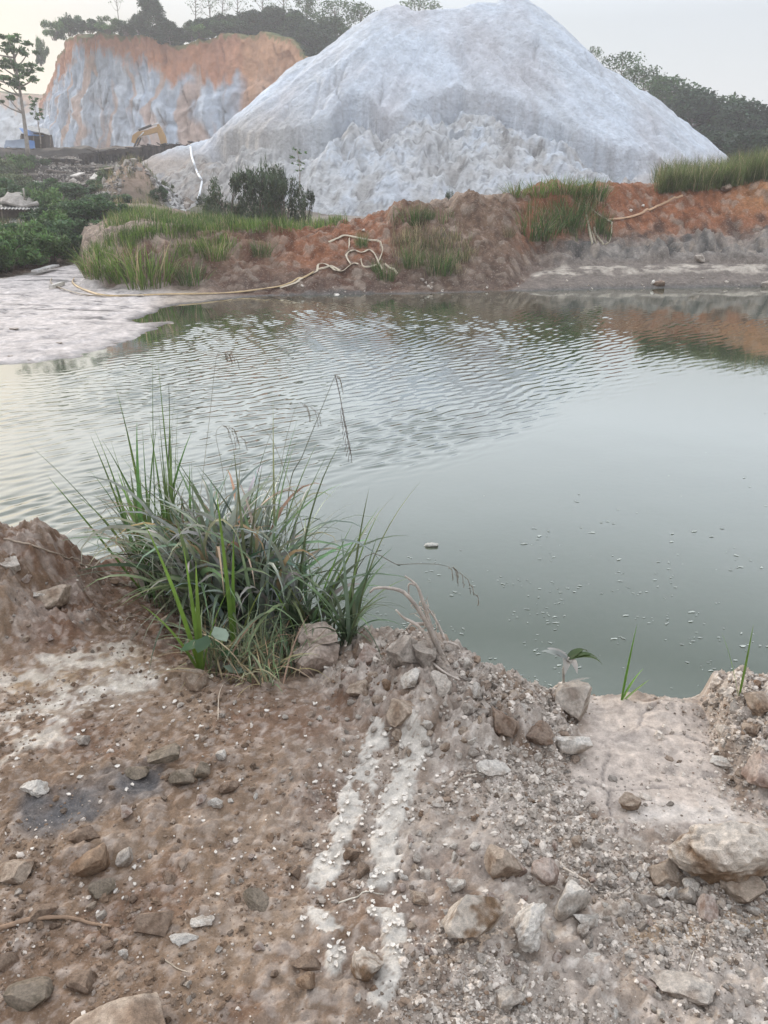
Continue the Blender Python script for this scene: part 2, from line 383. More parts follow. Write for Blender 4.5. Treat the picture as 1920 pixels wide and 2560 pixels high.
c = mixc(c, mixc(brown*.8, pale, gi), ss(.02, .12, st2)*.4*(1-trk)*(1-ramp))
c = mixc(c, charc*.9, char*np.clip(.95+1.0*n2, 0, 1))
c = mixc(c, c*.55, ss(.20, .06, z))                                   # wet at the waterline
c *= (1+.30*n3[..., None])
mb = MB(); mb.grid(np.stack([X, Y, z], -1), np.clip(c, .02, .9)); near_bank = tag(mb.build('ground', M['near']), kind='structure')
NEAR_MASK = dict(ramp=ramp, trk=trk, char=char, berm=berm, bermR=bermR)
def near_mask(k, X_, Y_): return Sheet(nx, ny, NEAR_MASK[k]).z(X_, Y_)

# ---------- the far bank with the mud flat on its left
shore = [(-1800, 1150), (-700, 1010), (-300, 960), (0, 916), (60, 911), (120, 905), (180, 893), (235, 880), (300, 858), (340, 850), (385, 826), (405, 812), (432, 810), (420, 805), (355, 808),
         (330, 800), (368, 790), (385, 782), (400, 772), (430, 765), (470, 759), (520, 754), (600, 745), (680, 740), (750, 738), (830, 736), (900, 735), (1000, 736), (1100, 733), (1200, 731),
         (1300, 728), (1400, 726), (1500, 722), (1600, 721), (1750, 719), (1920, 717), (2300, 714), (3000, 706)]
S = np.array([at_z(px, py, 0)[:2] for px, py in shore])
fx = axis(-60, -13.5, 13.5, 60, .05, .7); fy = axis(8, 10.5, 32, 48, .05, .5)
X, Y = np.meshgrid(fx, fy)
Xs = X+.16*fbm(X*1.1, Y*1.1, 3, 201)+.10*fbm(X*4, Y*4, 3, 203); Ys = Y+.14*fbm(X*1.3, Y*1.3, 3, 205)+.09*fbm(X*4, Y*4, 3, 207)
dist = polydist(Xs, Ys, S); inl = inpoly(Xs, Ys, [tuple(p) for p in S]+[(90, 90), (-90, 90)])
sd = np.where(inl, dist, -dist)
P0 = at_z(200, 735, .1)
# toe and crest of the bank, left to right: (px, toe Y, crest Y, crest height)
prof = [(-400, 20, 25, .55), (-100, 21, 26, .5), (0, 21.8, 27, .45), (60, 23.2, 28, .4), (130, 25.0, 29.5, .4), (180, 26.5, 31, .35), (215, 20.8, 25, .95), (260, 20.0, 24.2, 1.15), (330, 19.9, 23.4, 1.38), (380, 19.9, 23.0, 1.5), (430, 19.9, 23.4, 1.38), (520, 19.9, 23.5, 1.25), (620, 19.9, 23.6, 1.25), (740, 19.9, 23.8, 1.28),
        (830, 20.0, 24, 1.42), (930, 20.2, 24.5, 1.72), (1000, 20.6, 25, 2.0), (1080, 20.6, 25, 2.16), (1170, 20.8, 25.2, 2.25), (1270, 21, 25.4, 2.36), (1340, 22.8, 26.4, 2.42), (1480, 24.0, 27.5, 2.42),
        (1600, 24.5, 28.2, 2.38), (1700, 24.7, 28.4, 2.42), (1800, 24.7, 28.6, 2.54), (1880, 24.7, 28.8, 2.76), (1960, 24.7, 28.8, 3.0), (2200, 24.7, 29, 3.15), (3000, 24.7, 29, 3.0)]
pa = np.array(prof, float)
PX, PY = pix(X, Y, X*0+.8)
yt = np.interp(PX, pa[:, 0], pa[:, 1])+.30*fbm(X*.8, Y*.3, 3, 211); yc = np.interp(PX, pa[:, 0], pa[:, 2])+.35*fbm(X*.7, Y*.2, 3, 213); zc = np.interp(PX, pa[:, 0], pa[:, 3])
u = (Y-yt)/(yc-yt)
# the profile of the slope: steep low, rounder on top
right = ss(1240, 1500, PX)
rise = mix(ss(-.05, 1.0, u)*.55+.45*np.clip(u, 0, 1), np.clip(1.25*u, 0, 1)*.4+.6*ss(0, 1.02, u), right)
shelf = np.clip(sd*.10, -.8, .10)+ .06*ss(.3, 1.6, sd)
z = np.where(sd < 0, np.maximum(sd*.5, -.9), shelf)
z = np.where(sd > 0, mix(shelf, np.maximum(zc, shelf), rise), z)
back = np.clip(Y-yc, 0, 40)
mud = ss(470, 330, PX)*ss(yt+.4, yt-.4, Y)*(sd > 0)
flow = ss(640, 420, PX)*ss(.3, -.3, u)*(sd > 0)
bank = ss(-.12, .08, u)*(sd > 0)
# lumpy slumped soil
lump = billow(X*1.0, Y*1.0, 5, 221, .55)
z += bank*(.46*(1-.45*right)*(lump-.42)*ss(2.2, 1.0, u) + .10*fbm(X*2.6, Y*1.6, 4, 223, .58))*np.clip(.35+u, 0, 1)
# boulder-like clay heads on the promontory
for cx, cy, rr, hh in ((385, 640, .75, .34), (330, 655, .55, .25), (300, 690, .5, .2), (470, 655, .6, .26), (520, 660, .5, .2), (622, 610, .8, .28), (250, 700, .5, .2), (700, 600, .6, .16), (1385, 500, .8, .2), (1200, 520, .8, .2), (1025, 540, .7, .25)):
    q = Sheet(fx, fy, z).at(cx, cy, y0=18, y1=30); r_ = np.hypot(X-q.x, Y-q.y)/rr*(1+.35*fbm(X*2.2, Y*2.2, 3, 225))
    z += hh*np.sqrt(np.clip(1-r_**2, 0, 1))
# wet lumps of grey clay and the wheel shelf on the right
shf = right*(sd > .15)*ss(.25, -.1, u)
z += shf*(.05*(billow(X*1.2, Y*3.0, 4, 231)-.4)+.025*fbm(X*3, Y*7, 3, 233))
b1, b2, bi = worley(X*3.2+.4*fbm(X*3, Y*3, 2, 227), Y*3.2, 229)
bst = np.sqrt(np.clip(1-(b1/(.18+.3*bi))**2, 0, 1))*(bi > .35)
z += bank*(bst*.04+.022*fbm(X*7, Y*7, 3, 230))
z += right*ss(.05, .35, sd)*.10*(1+.5*fbm(X*1.2, Y*1.2, 2, 236)) + right*ss(.9, 1.5, sd)*.14
clay = right*np.exp(-((u-.10)/.20)**2)*ss(1290, 1400, PX)
z += clay*(1.0*billow(X*.62+.5*fbm(X, Y, 2, 235), Y*1.0, 5, 237, .58)-.10)
# thin sheets of drying slurry, each a step above the last
lay = (sd*.9+.35*fbm(X*.45, Y*1.1, 4, 241)) ; stp = np.floor(lay*1.6)+ss(.0, .12, lay*1.6-np.floor(lay*1.6))
z += mud*(.022*np.clip(stp, 0, 8)-.01) + mud*.010*fbm(X*1.3, Y*5, 3, 243)
groove = ss(.045, .012, np.abs(fbm(X*.32, Y*1.6, 4, 247)))*mud*ss(12.5, 14.5, Y)*ss(-.35, .05, fbm(X*.7, Y*.9, 2, 248))
z -= groove*.035
z -= mud*np.clip(shelf-.035, 0, 1)*.75
z += mud*.012*fbm(X*5, Y*9, 3, 249)
toe = bank*ss(.55, .0, u)
z += -.04*(z > .25)*ss(.02, .3, back)*0
z = np.where(Y > yc, z + np.interp(PX, [-500, 100, 300, 900, 1300, 2000], [.02, .03, .02, -.05, -.05, .01])*back, z)
FAR = Sheet(fx, fy, z)
n1 = fbm(X*.5, Y*.5, 4, 251); n2 = fbm(X*2.1, Y*2.1, 4, 253); n3 = fbm(X*8, Y*8, 3, 255)
rbrown = np.array([.135, .068, .043]); rred = np.array([.225, .088, .042]); dkb = np.array([.085, .060, .048]); gclay = np.array([.19, .168, .148]); palec = np.array([.30, .24, .19])
tan = np.array([.215, .138, .095]); slurry = np.array([.53, .475, .445]); wet = np.array([.10, .095, .09])
c = mixc(rbrown, tan, np.clip(.28+1.2*n2, 0, .8))
mid_ = ss(1000, 1080, PX)*ss(1310, 1240, PX)
c = mixc(c, np.array([.14, .092, .062]), np.clip(mid_*.7, 0, 1))
c = mixc(c, rred, np.clip(ss(1270, 1330, PX)*ss(.30, .5, u+.25*n2), 0, 1)*.95)
c = mixc(c, np.array([.36, .18, .08]), ss(1740, 1900, PX)*ss(.4, .6, u)*.6)
c = mixc(c, rred*1.05, ss(640, 760, PX)*ss(1000, 930, PX)*ss(.25, .5, u)*.75)
c = mixc(c, palec*1.0, np.clip(ss(560, 380, PX)*ss(.35, .6, u+.2*n2)*.7, 0, 1))
c = mixc(c, np.array([.33, .26, .205]), ss(.85, 1.05, u)*mid_*.6)
c = mixc(c, dkb, np.clip(toe*.8*ss(1500, 1250, PX)*ss(-.3, .3, n2+.3), 0, 1))
c = mixc(c, gclay, np.clip(ss(.34, .12, u+.10*n2)*right, 0, 1))
c = mixc(c, gclay*1.6, np.clip(clay*ss(-.05, .3, n2), 0, 1)*.7)
c = mixc(c, wet*1.2, np.clip(clay*ss(.0, -.3, n2), 0, 1)*.75)
c = mixc(c, mixc(c*1.25, palec, bi), bank*ss(.1, .5, bst)*.55)
c = mixc(c, c*.6, bank*ss(-.05, -.35, n2)*.7)
shl = (sd > 0)*ss(.0, -.12, u)
c = mixc(c, np.array([.17, .14, .118]), shl*(1-mud)*.9)
pth = shl*ss(1180, 1350, PX)*ss(1.0, 1.25, sd+.25*fbm(X*.7, Y*.7, 2, 258))*ss(2.2, 1.8, sd+.2*fbm(X*.9, Y*.9, 2, 260))
c = mixc(c, np.array([.42, .365, .305]), pth*ss(-.25, .15, n2+.4*fbm(X*.6, Y*6, 3, 257)))
c = mixc(c, slurry*(1+.0*n1[..., None]), mud)
c = mixc(c, slurry*.86, mud*np.clip(.5+1.4*fbm(X*.5, Y*2.4, 4, 259), 0, 1)*.7)
c = mixc(c, np.array([.47, .39, .31]), flow*(1-mud)*.7)
c = mixc(c, wet, groove*.8)
c = mixc(c, wet, mud*ss(440, 300, PX)*.75*ss(.25, .42, fbm(X*.5, Y*2.2, 4, 261))*ss(14.5, 16, Y))
c = mixc(c, wet, ss(.30, .04, sd)*(sd > -1)*(1-.65*ss(15, 13.5, Y))*.8)
c *= (1+.42*n3[..., None])
mb = MB(); mb.grid(np.stack([X, Y, z], -1), np.clip(c, .02, .9)); tag(mb.build('far_bank', M['far']), kind='structure')

# ---------- the slopes behind: left terraces and the flat round the mound
mx_ = axis(-140, -62, 45, 140, .22, 2.5); my_ = axis(30, 32, 112, 170, .22, 2.0)
X, Y = np.meshgrid(mx_, my_)
left = ss(4, -14, X)
zl = np.interp(Y, [20, 30, 36, 45, 53, 62, 70, 77, 80.3, 82.3, 88, 91, 96, 128, 140, 200], [.2, .3, .55, 1.1, 1.9, 3.0, 3.95, 4.7, 4.95, 6.2, 6.6, 6.4, 4.9, 4.9, 7.4, 7.6])
zr = np.interp(Y, [20, 30, 45, 70, 100, 200], [1.0, 1.0, 1.0, 1.6, 3.0, 6.0])
zr = zr + ss(14, 26, X)*np.interp(Y, [28, 40, 70, 110], [.9, 1.6, 2.0, 2.5])
z = mix(zr, zl, left)
z += left*(1.0*fbm(X*.10, Y*.10, 3, 301)*ss(34, 55, Y)*ss(84, 70, Y) + .30*(billow(X*.45, Y*.45, 4, 303)-.4)*ss(86, 78, Y))
z += left*ss(78, 81, Y)*ss(92, 88, Y)*.4*fbm(X*.5, Y*.5, 2, 311)
# a bare earth knoll and the gully of grey rubble beside it
def bump(px, py, Y0, r, h):
    p = at_y(px, py, Y0); return h*np.exp(-((X-p[0])/r)**2-((Y-p[1])/(r*1.1))**2)
z += bump(352, 500, 54, 2.3, 2.4)
gp = [at_y(px, py, yy)[:2] for px, py, yy in ((385, 400, 76), (400, 430, 68), (412, 465, 60), (430, 500, 53), (440, 525, 47))]
gd = polydist(X, Y, gp); gul = ss(1.5, .4, gd+.5*fbm(X*.5, Y*.5, 2, 305))
z -= .5*gul
tt = z/.75; tf = tt-np.floor(tt); z = mix(z, (np.floor(tt)+ss(.72, 1.0, tf))*.75, left*ss(56, 62, Y)*ss(80, 78, Y)*.85)
z += .06*fbm(X*1.3, Y*1.3, 3, 307)
MID = Sheet(mx_, my_, z)
n1 = fbm(X*.12, Y*.12, 4, 321); n2 = fbm(X*.6, Y*.6, 4, 323)
c = mixc([.20, .165, .135], [.12, .105, .085], np.clip(.5+1.3*n1, 0, 1))
c = mixc(c, [.12, .15, .06], np.clip(ss(-.1, .3, n2)*left*ss(62, 40, Y), 0, .6))
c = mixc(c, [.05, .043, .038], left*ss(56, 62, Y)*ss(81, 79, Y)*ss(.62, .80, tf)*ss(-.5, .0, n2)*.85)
c = mixc(c, [.34, .30, .265], left*ss(60, 66, Y)*ss(81, 79, Y)*ss(.6, .2, tf)*ss(.0, .35, fbm(X*.9, Y*.9, 4, 325))*.8)
c = mixc(c, [.32, .235, .18], np.clip(bump(352, 500, 54, 2.6, 1.3), 0, 1))
c = mixc(c, [.23, .21, .195], gul*ss(-.4, .2, n2))
c = mixc(c, [.45, .43, .42], ss(86, 92, Y)*left*.6)
c = mixc(c, [.05, .044, .04], ss(79.6, 80.4, Y+1.2*n2)*ss(84, 82.5, Y+1.5*n2)*left*.9)
c = mixc(c, [.36, .31, .27], (1-left)*.8)
c *= 1+.25*n2[..., None]
mb = MB(); mb.grid(np.stack([X, Y, z], -1), np.clip(c, .02, .9)); tag(mb.build('hillside', M['mid']), kind='structure')

# ---------- the base land, out to the horizon, under everything
a = np.linspace(0, 2*np.pi, 97); r = np.array([0, 8, 14, 26, 40, 70, 120, 180, 260, 420])
Aa, Rr = np.meshgrid(a, r); X = Rr*np.cos(Aa); Y = Rr*np.sin(Aa)
zz = np.where(np.hypot(X, Y-12) < 60, -1.1, 0)+np.where(Rr > 100, np.where(Y > 0, 4.0, .3), 0)*ss(100, 200, Rr) + np.where(Rr > 100, 2*fbm(X*.02, Y*.02, 3, 331), 0)
c = mixc([.12, .13, .06], [.24, .18, .12], np.clip(.4+fbm(X*.05, Y*.05, 3, 333), 0, 1))
mb = MB(); mb.grid(np.stack([X, Y, zz], -1), c); tag(mb.build('land', M['mid']), kind='structure')

# ---------- the great heap of white spoil
YR = 66.0
outl = [(380, 395), (430, 372), (500, 355), (575, 340), (640, 285), (690, 232), (730, 180), (760, 148), (785, 138), (805, 133), (850, 98), (900, 58), (950, 26), (985, 9), (1005, 14), (1020, 24), (1060, 25), (1100, 22),
        (1150, 24), (1185, 14), (1205, 6), (1235, 9), (1255, 6), (1268, -6), (1300, -10), (1312, -2), (1330, 14), (1400, 86), (1450, 124), (1500, 160), (1560, 200), (1640, 256), (1740, 334), (1812, 396), (1900, 470)]
O = np.array([at_y(px, py, YR) for px, py in outl])
rx = np.linspace(O[0, 0], O[-1, 0], 150); rz = np.interp(rx, O[:, 0], O[:, 2])
mx2 = np.arange(-26, 38, .14); my2 = np.arange(40, 92, .14)
X, Y = np.meshgrid(mx2, my2)
z = np.full(X.shape, -50.)
Yw = Y + .5*fbm(X*.13, Y*.13, 3, 401)
for x0, z0 in zip(rx, rz):
    dd = np.sqrt((X-x0)**2+(Yw-YR)**2+.25)-.5
    z = np.maximum(z, z0-.80*dd)
front = ss(1.5, 5, YR-Y)
PX, PY = pix(X, Y, z)
# a slump: the lower half has slid out along a ragged scarp
scp = np.interp(PX, [640, 730, 800, 880, 960, 1050, 1150, 1230, 1300, 1400, 1500, 1600, 1700, 1800], [330, 325, 300, 235, 280, 250, 218, 232, 262, 300, 352, 380, 410, 425])+18*fbm(X*.35, Y*.35, 4, 403)+8*fbm(X*1.3, Y*.6, 3, 404)
ds = PY-scp
z += front*(-2.0*np.exp(-np.clip(ds, 0, 999)/48)*ss(-2, 7, ds)*(.55+.9*ss(-.3, .3, fbm(X*.3, Y*.3, 2, 405)))) + .6*front*ss(50, 140, ds)
lf = ss(0, 25, ds)*front
z += lf*(.52*(billow(X*.42, Y*.42, 4, 411, .5)-.42) + .20*fbm(X*1.4, Y*1.0, 4, 413, .58))
c1, c2, cid = worley(X*.9+.4*fbm(X, Y, 2, 409), Y*.9, 407)
z += lf*ss(120, 20, np.abs(ds-50))*.28*np.sqrt(np.clip(1-(c1/.5)**2, 0, 1))
# second, lower scarp toward the right foot
sc2 = np.interp(PX, [1000, 1100, 1250, 1350, 1450, 1560, 1640], [330, 318, 345, 372, 396, 420, 440])+10*fbm(X*.5, Y*.5, 3, 414)
z += front*ss(1050, 1150, PX)*(-.7*np.exp(-np.clip(PY-sc2, 0, 999)/22)*ss(-3, 5, PY-sc2))
# rills that run down the face, cracks on the upper slope
an = np.arctan2(Y-YR, X-10)
rad = np.hypot(X-5*ss(0, 12, X)-1, Y-YR); rill = fbm(np.arctan2(X-4, YR-Y)*11, rad*.07, 4, 421, .62)
z += front*(.42*rill+.10*fbm(np.arctan2(X-4, YR-Y)*42, rad*.16, 3, 422)*ss(5, 14, rad))
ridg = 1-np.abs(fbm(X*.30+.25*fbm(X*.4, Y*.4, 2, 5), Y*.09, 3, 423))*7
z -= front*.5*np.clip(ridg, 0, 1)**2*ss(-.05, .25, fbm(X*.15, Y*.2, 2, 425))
z += .18*fbm(X*.7, Y*.7, 4, 427)+(.05+.05*lf)*fbm(X*2.2, Y*2.2, 3, 429)-lf*.06*ss(.45, .62, billow(X*1.3, Y*1.3, 3, 428))
z -= front*(.75*np.exp(-((ds-9)/3.2)**2)*ss(-.25, .1, fbm(X*.25, Y*.25, 2, 441))+.5*np.exp(-((PY-sc2-6)/3.)**2)*ss(1050, 1150, PX)*ss(-.2, .15, fbm(X*.3, Y*.3, 2, 443)))
q1, q2, qi = worley(X*.75+.7*fbm(X*.6, Y*.6, 3, 445), Y*.55, 447)
z -= lf*.16*ss(.085, .0, q2-q1)*ss(-.15, .2, fbm(X*.35, Y*.35, 2, 449))
zg = MID.z(X, Y)
# the small apron at the left foot, where the hose runs down
MOUND = Sheet(mx2, my2, np.maximum(z, zg-.4))
n1 = fbm(X*.12, Y*.12, 4, 431); n2 = fbm(X*.6, Y*.6, 5, 433, .6)
wht = np.array([.57, .61, .67]); pnk = np.array([.50, .485, .50]); bge = np.array([.40, .365, .33]); gry = np.array([.52, .54, .57])
c = mixc(wht, gry, np.clip(.35+.9*n1-.9*rill, 0, 1)); c = mixc(c, pnk, np.clip(.2+1.2*fbm(X*.18+4, Y*.12, 4, 435), 0, .8))
low = ss(300, 440, PY+60*n2)
c = mixc(c, gry*1.05, low*.5*front); c = mixc(c, bge, np.clip(front*ss(900, 620, PX)*ss(230, 330, PY+40*n2)*.75, 0, 1))
c = mixc(c, [.35, .28, .225], np.clip(ss(640, 480, PX)*ss(350, 420, PY)*ss(-.4, .2, n2+.2), 0, .85))
c = mixc(c, mixc(np.array([.54, .53, .515]), np.array([.38, .365, .35]), np.clip(.4+1.6*n2, 0, 1)), lf*.72*ss(-.45, .1, n2+.5*n1))
c = mixc(c, wht, np.clip(front*ss(340, 380, PY)*ss(720, 830, PX)*ss(1150, 950, PX)*ss(470, 420, PY)*ss(-.2, .3, n2), 0, .8))
c = mixc(c, [.36, .34, .32], np.clip(lf*ss(.12, .35, n2)*.55, 0, 1))
c = mixc(c, [.48, .40, .34], np.clip(ss(1480, 1600, PX)*ss(370, 430, PY)*.6+ss(-.05, .3, rill)*front*ss(1450, 1250, PX)*.0, 0, 1))
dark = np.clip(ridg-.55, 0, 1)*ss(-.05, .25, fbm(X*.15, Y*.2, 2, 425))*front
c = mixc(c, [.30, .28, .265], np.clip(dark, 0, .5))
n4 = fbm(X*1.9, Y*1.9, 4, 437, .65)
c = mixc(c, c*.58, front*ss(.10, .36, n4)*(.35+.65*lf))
c *= 1+.12*n2[..., None]+.16*n4[..., None]
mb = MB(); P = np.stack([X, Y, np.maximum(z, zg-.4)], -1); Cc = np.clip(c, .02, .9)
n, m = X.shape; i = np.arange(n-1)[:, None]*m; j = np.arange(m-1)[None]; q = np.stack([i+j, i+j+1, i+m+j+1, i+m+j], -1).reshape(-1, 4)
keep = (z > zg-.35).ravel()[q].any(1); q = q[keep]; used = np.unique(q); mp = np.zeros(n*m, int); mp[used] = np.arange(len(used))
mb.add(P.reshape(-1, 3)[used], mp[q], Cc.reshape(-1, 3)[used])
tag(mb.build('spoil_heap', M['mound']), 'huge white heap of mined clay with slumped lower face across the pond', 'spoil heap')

# ---------- the quarry cliff, its top turned back into a plateau
def cliff(name, path, tops, foot, back, seed, colf, lean, ns, nz, plateau):
    cv = curve3([[*at_y(px, 380, yy)[:2], 0] for px, yy in path], ns)
    T = np.gradient(cv, axis=0); T /= np.linalg.norm(T, axis=1)[:, None]; Nn = np.stack([-T[:, 1], T[:, 0]], -1)   # into the hill
    Nn *= np.sign(Nn[:, 1]+1e-6)[:, None]*0+1
    sarc = np.concatenate([[0], np.cumsum(np.linalg.norm(np.diff(cv, axis=0), axis=1))])
    pxs = pix(cv[:, 0], cv[:, 1], np.full(ns, 12.))[0]
    topz = np.array([at_y(px, np.interp(px, [t[0] for t in tops], [t[1] for t in tops]), y+lean*12)[2] for px, y in zip(pxs, cv[:, 1])])
    topz = topz+.8*fbm(sarc*.22, sarc*0+2, 3, seed+21)+.35*fbm(sarc*1.1, sarc*0, 2, seed+23)
    t = np.linspace(0, 1, nz)[:, None]; S_ = np.broadcast_to(sarc[None], (nz, ns))
    Z = foot+(topz[None]-foot)*t + .0*S_
    off = lean*(Z-foot)
    A = .9*fbm(S_*.11, Z*.07, 4, seed)+.6*fbm(S_*.8+.5*fbm(S_*.5, Z*.3, 2, seed+1), Z*.13, 4, seed+3)
    rg = np.clip(1-np.abs(fbm(S_*.33+.22*fbm(S_*.2, Z*.22, 3, seed+5)+.03*Z, Z*.05, 3, seed+7))*15, 0, 1)*ss(-.2, .15, fbm(S_*.2, Z*.12, 2, seed+9))
    w1_, w2_, wi_ = worley(S_*.35+.35*Z*.2, Z*.16, seed+15)
    off = off - A*.8 + rg*.55*ss(1, .85, t) + .9*(wi_-.5)*ss(0, .12, w2_-w1_)*ss(1, .9, t) + .18*fbm(S_*1.6, Z*.9, 4, seed+11)
    off = off + .9*ss(-.025, .025, t-.60-.25*fbm(S_*.07, Z*0, 3, seed+25)) + .5*ss(-.02, .02, t-.33-.3*fbm(S_*.09, Z*0, 3, seed+27))
    off = off - 1.2*ss(.18, 0, t)*(1+fbm(S_*.3, Z, 2, seed+13))          # scree at the foot
    Xc = cv[None, :, 0]+Nn[None, :, 0]*off; Yc_ = cv[None, :, 1]+Nn[None, :, 1]*off
    C = colf(S_, Z, t, pxs[None]+0*S_, rg, A, topz[None]+0*S_)
    rows = [(2, .25), (6, .5), (14, .4), (plateau, .2)]
    for bk, up in rows:
        Xc = np.vstack([Xc, Xc[nz-1:nz]+Nn[None, :, 0]*bk]); Yc_ = np.vstack([Yc_, Yc_[nz-1:nz]+Nn[None, :, 1]*bk]); Z = np.vstack([Z, Z[nz-1:nz]+up])
        C = np.concatenate([C, np.broadcast_to(np.array([.10, .12, .05]), (1, ns, 3))])
    mb = MB(); mb.grid(np.stack([Xc, Yc_, Z], -1), np.clip(C, .02, .9))
    return tag(mb.build(name, M['cliff']), kind='structure')
def near_cliff_col(S_, Z, t, P, rg, A, T):
    blue = np.array([.41, .455, .52]); grey_ = np.array([.31, .325, .35]); orange = np.array([.44, .195, .10]); peach = np.array([.50, .30, .185])
    n1 = fbm(S_*.13, Z*.03, 4, 511); n2 = fbm(S_*.5, Z*.10, 4, 513); n3 = fbm(S_*1.3, Z*.8, 3, 515)
    c = mixc(blue, grey_, np.clip(.35+1.3*n1+.5*n2, 0, 1))
    c = mixc(c, np.array([.58, .61, .65]), np.clip(ss(.05, .35, n2)*.7, 0, 1))
    strk = ss(.04, .40, fbm(S_*.34+1.1*fbm(S_*.16, Z*.14, 3, 518), Z*.055, 4, 517)+.22*(t-.85)+.14*ss(330, 440, P)*ss(560, 460, P)+.35*fbm(S_*.07, Z*.06, 3, 521))
    c = mixc(c, peach, np.clip(strk*.62, 0, 1))
    bt = T-2.3-1.4*ss(230, 330, P)-3.2*fbm(S_*.12, S_*0, 3, 519)-2.4*n2-1.0*ss(450, 600, P)
    c = mixc(c, orange, ss(-1.3, .7, Z-bt+1.0*n3)*.92)
    c = mixc(c, mix(orange, peach, .55), ss(540, 600, P+20*n2)*ss(.1, .35, t+.2*n2)*.8)
    c = mixc(c, peach, ss(545, 600, P+60*n2)*.45)
    c = mixc(c, np.array([.16, .12, .10]), np.clip(rg**2*.45*ss(1, .8, t), 0, .6))
    c = mixc(c, np.array([.14, .17, .07]), ss(.965, 1.0, t+.05*n3)*.8)
    return c*(1+.22*n3[..., None])
cliff('quarry_cliff', [(60, 168), (85, 150), (104, 139), (135, 131), (200, 127), (300, 125.5), (400, 124), (560, 122), (700, 119), (800, 118), (1000, 118), (1200, 119)],
      [(60, 250), (85, 160), (104, 104), (118, 92), (135, 86), (200, 76), (300, 76), (370, 88), (400, 106), (440, 104), (480, 92), (520, 80), (580, 76), (640, 76), (690, 92), (740, 128), (780, 160), (830, 200), (1000, 270), (1200, 300)],
      4.6, 60, 501, near_cliff_col, .22, 620, 170, 26)
def far_cliff_col(S_, Z, t, P, rg, A, T):
    n1 = fbm(S_*.1, Z*.05, 4, 531); n2 = fbm(S_*.4, Z*.3, 4, 533)
    c = mixc([.52, .54, .56], [.44, .42, .40], np.clip(.4+1.2*n1, 0, 1)); c = mixc(c, [.50, .30, .18], ss(.80, .95, t+.3*n2)*.7)
    return c*(1+.2*n2[..., None])
cliff('distant_cliff', [(-500, 200), (-200, 196), (0, 190), (90, 186), (150, 184)], [(-500, 205), (-200, 210), (0, 236), (60, 228), (90, 218), (150, 215)], 6.5, 40, 541, far_cliff_col, .55, 200, 80, 30)
# ------------------------------------------------------------------ the pond: real ripples on its windy side
wx = axis(-62, -10.2, 10.2, 62, .024, 1.2)
wy = np.concatenate([np.arange(-1, 2.2, .4), 2.2*np.exp(np.arange(0, math.log(21.5/2.2), .0036)), np.arange(21.6, 33, .8)])
X, Y = np.meshgrid(wx, wy)
PX, PY = pix(X, Y, X*0)
wn = 70*fbm(X*.25, Y*.25, 4, 601)
calm = [(2100, 850), (1920, 872), (1780, 900), (1660, 925), (1560, 945), (1440, 985), (1370, 1050), (1250, 1110), (1120, 1160), (950, 1190), (820, 1230), (700, 1290), (640, 1390), (560, 1600), (560, 2700), (2600, 2700), (2600, 760)]
amp = 1-soft(PX+wn*1.1, PY+wn*.9, calm, 75)
amp *= ss(738, 800, PY+.03*(960-PX)+wn*.3)                    # the lee under the far bank
mudline = polydist(PX, PY, shore[2:22]); amp *= ss(12, 75, mudline+wn*.3)
amp *= 1-.45*ss(1480, 1640, PX)
amp *= 1-.35*ss(700, 200, PX)*ss(1000, 1300, PY)
amp *= .65+.7*ss(-.3, .3, fbm(X*.35, Y*.35, 3, 603))
h = np.zeros_like(X); rw = np.random.default_rng(11)
for k in range(52):
    lam = .092*math.exp(rw.uniform(0, .95)); th = R(rw.normal(38, 14))
    bend = .16*(X*.10+.2)+0                                   # crests swing round toward the right
    th = th + bend
    kx = -np.sin(th)*2*np.pi/lam; ky = np.cos(th)*2*np.pi/lam
    env = .5+.9*gn(X*.5+k*3.1, Y*.5+k*1.7, 700+k)
    h += env*lam*.0125*np.sin(kx*(X+.06*0)+ky*Y+rw.uniform(0, 6.28))
z = h*amp*(.42+.16*ss(900, 780, PY)) + .0010*fbm(X*1.2, Y*1.2, 2, 605)
mb = MB(); mb.grid(np.stack([X, Y, z], -1), np.ones(X.shape+(3,))*.2)
m, nt = new_mat('turbid_water')
out = N(nt, 'ShaderNodeOutputMaterial'); nz = noise_node(nt, .22, 3, .5)
r = N(nt, 'ShaderNodeMapRange', i_0=nz.outputs['Fac'], i_1=.35, i_2=.65, i_3=0.0, i_4=1.0).outputs[0]
mx = N(nt, 'ShaderNodeMix', data_type='RGBA', i_0=r); mx.inputs[6].default_value = (.058, .076, .050, 1); mx.inputs[7].default_value = (.072, .086, .056, 1)
nb = noise_node(nt, 14, 3, .5); bp = N(nt, 'ShaderNodeBump', i_Strength=.04, i_Distance=.01, i_Height=nb.outputs['Fac'])
df = N(nt, 'ShaderNodeBsdfDiffuse'); nt.links.new(mx.outputs[2], df.inputs['Color'])
gl = N(nt, 'ShaderNodeBsdfGlossy', i_Roughness=.02); gl.inputs['Color'].default_value = (.97, .98, .96, 1); nt.links.new(bp.outputs[0], gl.inputs['Normal'])
lw = N(nt, 'ShaderNodeLayerWeight', i_Blend=.5); nt.links.new(bp.outputs[0], lw.inputs['Normal'])
pw = N(nt, 'ShaderNodeMath', operation='POWER', i_0=lw.outputs['Facing'], i_1=1.9); fr_ = N(nt, 'ShaderNodeMapRange', i_0=pw.outputs[0], i_1=0.0, i_2=1.0, i_3=.02, i_4=.97)
ms = N(nt, 'ShaderNodeMixShader', i_0=fr_.outputs[0]); nt.links.new(df.outputs[0], ms.inputs[1]); nt.links.new(gl.outputs[0], ms.inputs[2]); nt.links.new(ms.outputs[0], out.inputs[0]); M['water'] = m
tag(mb.build('water', m), kind='structure')
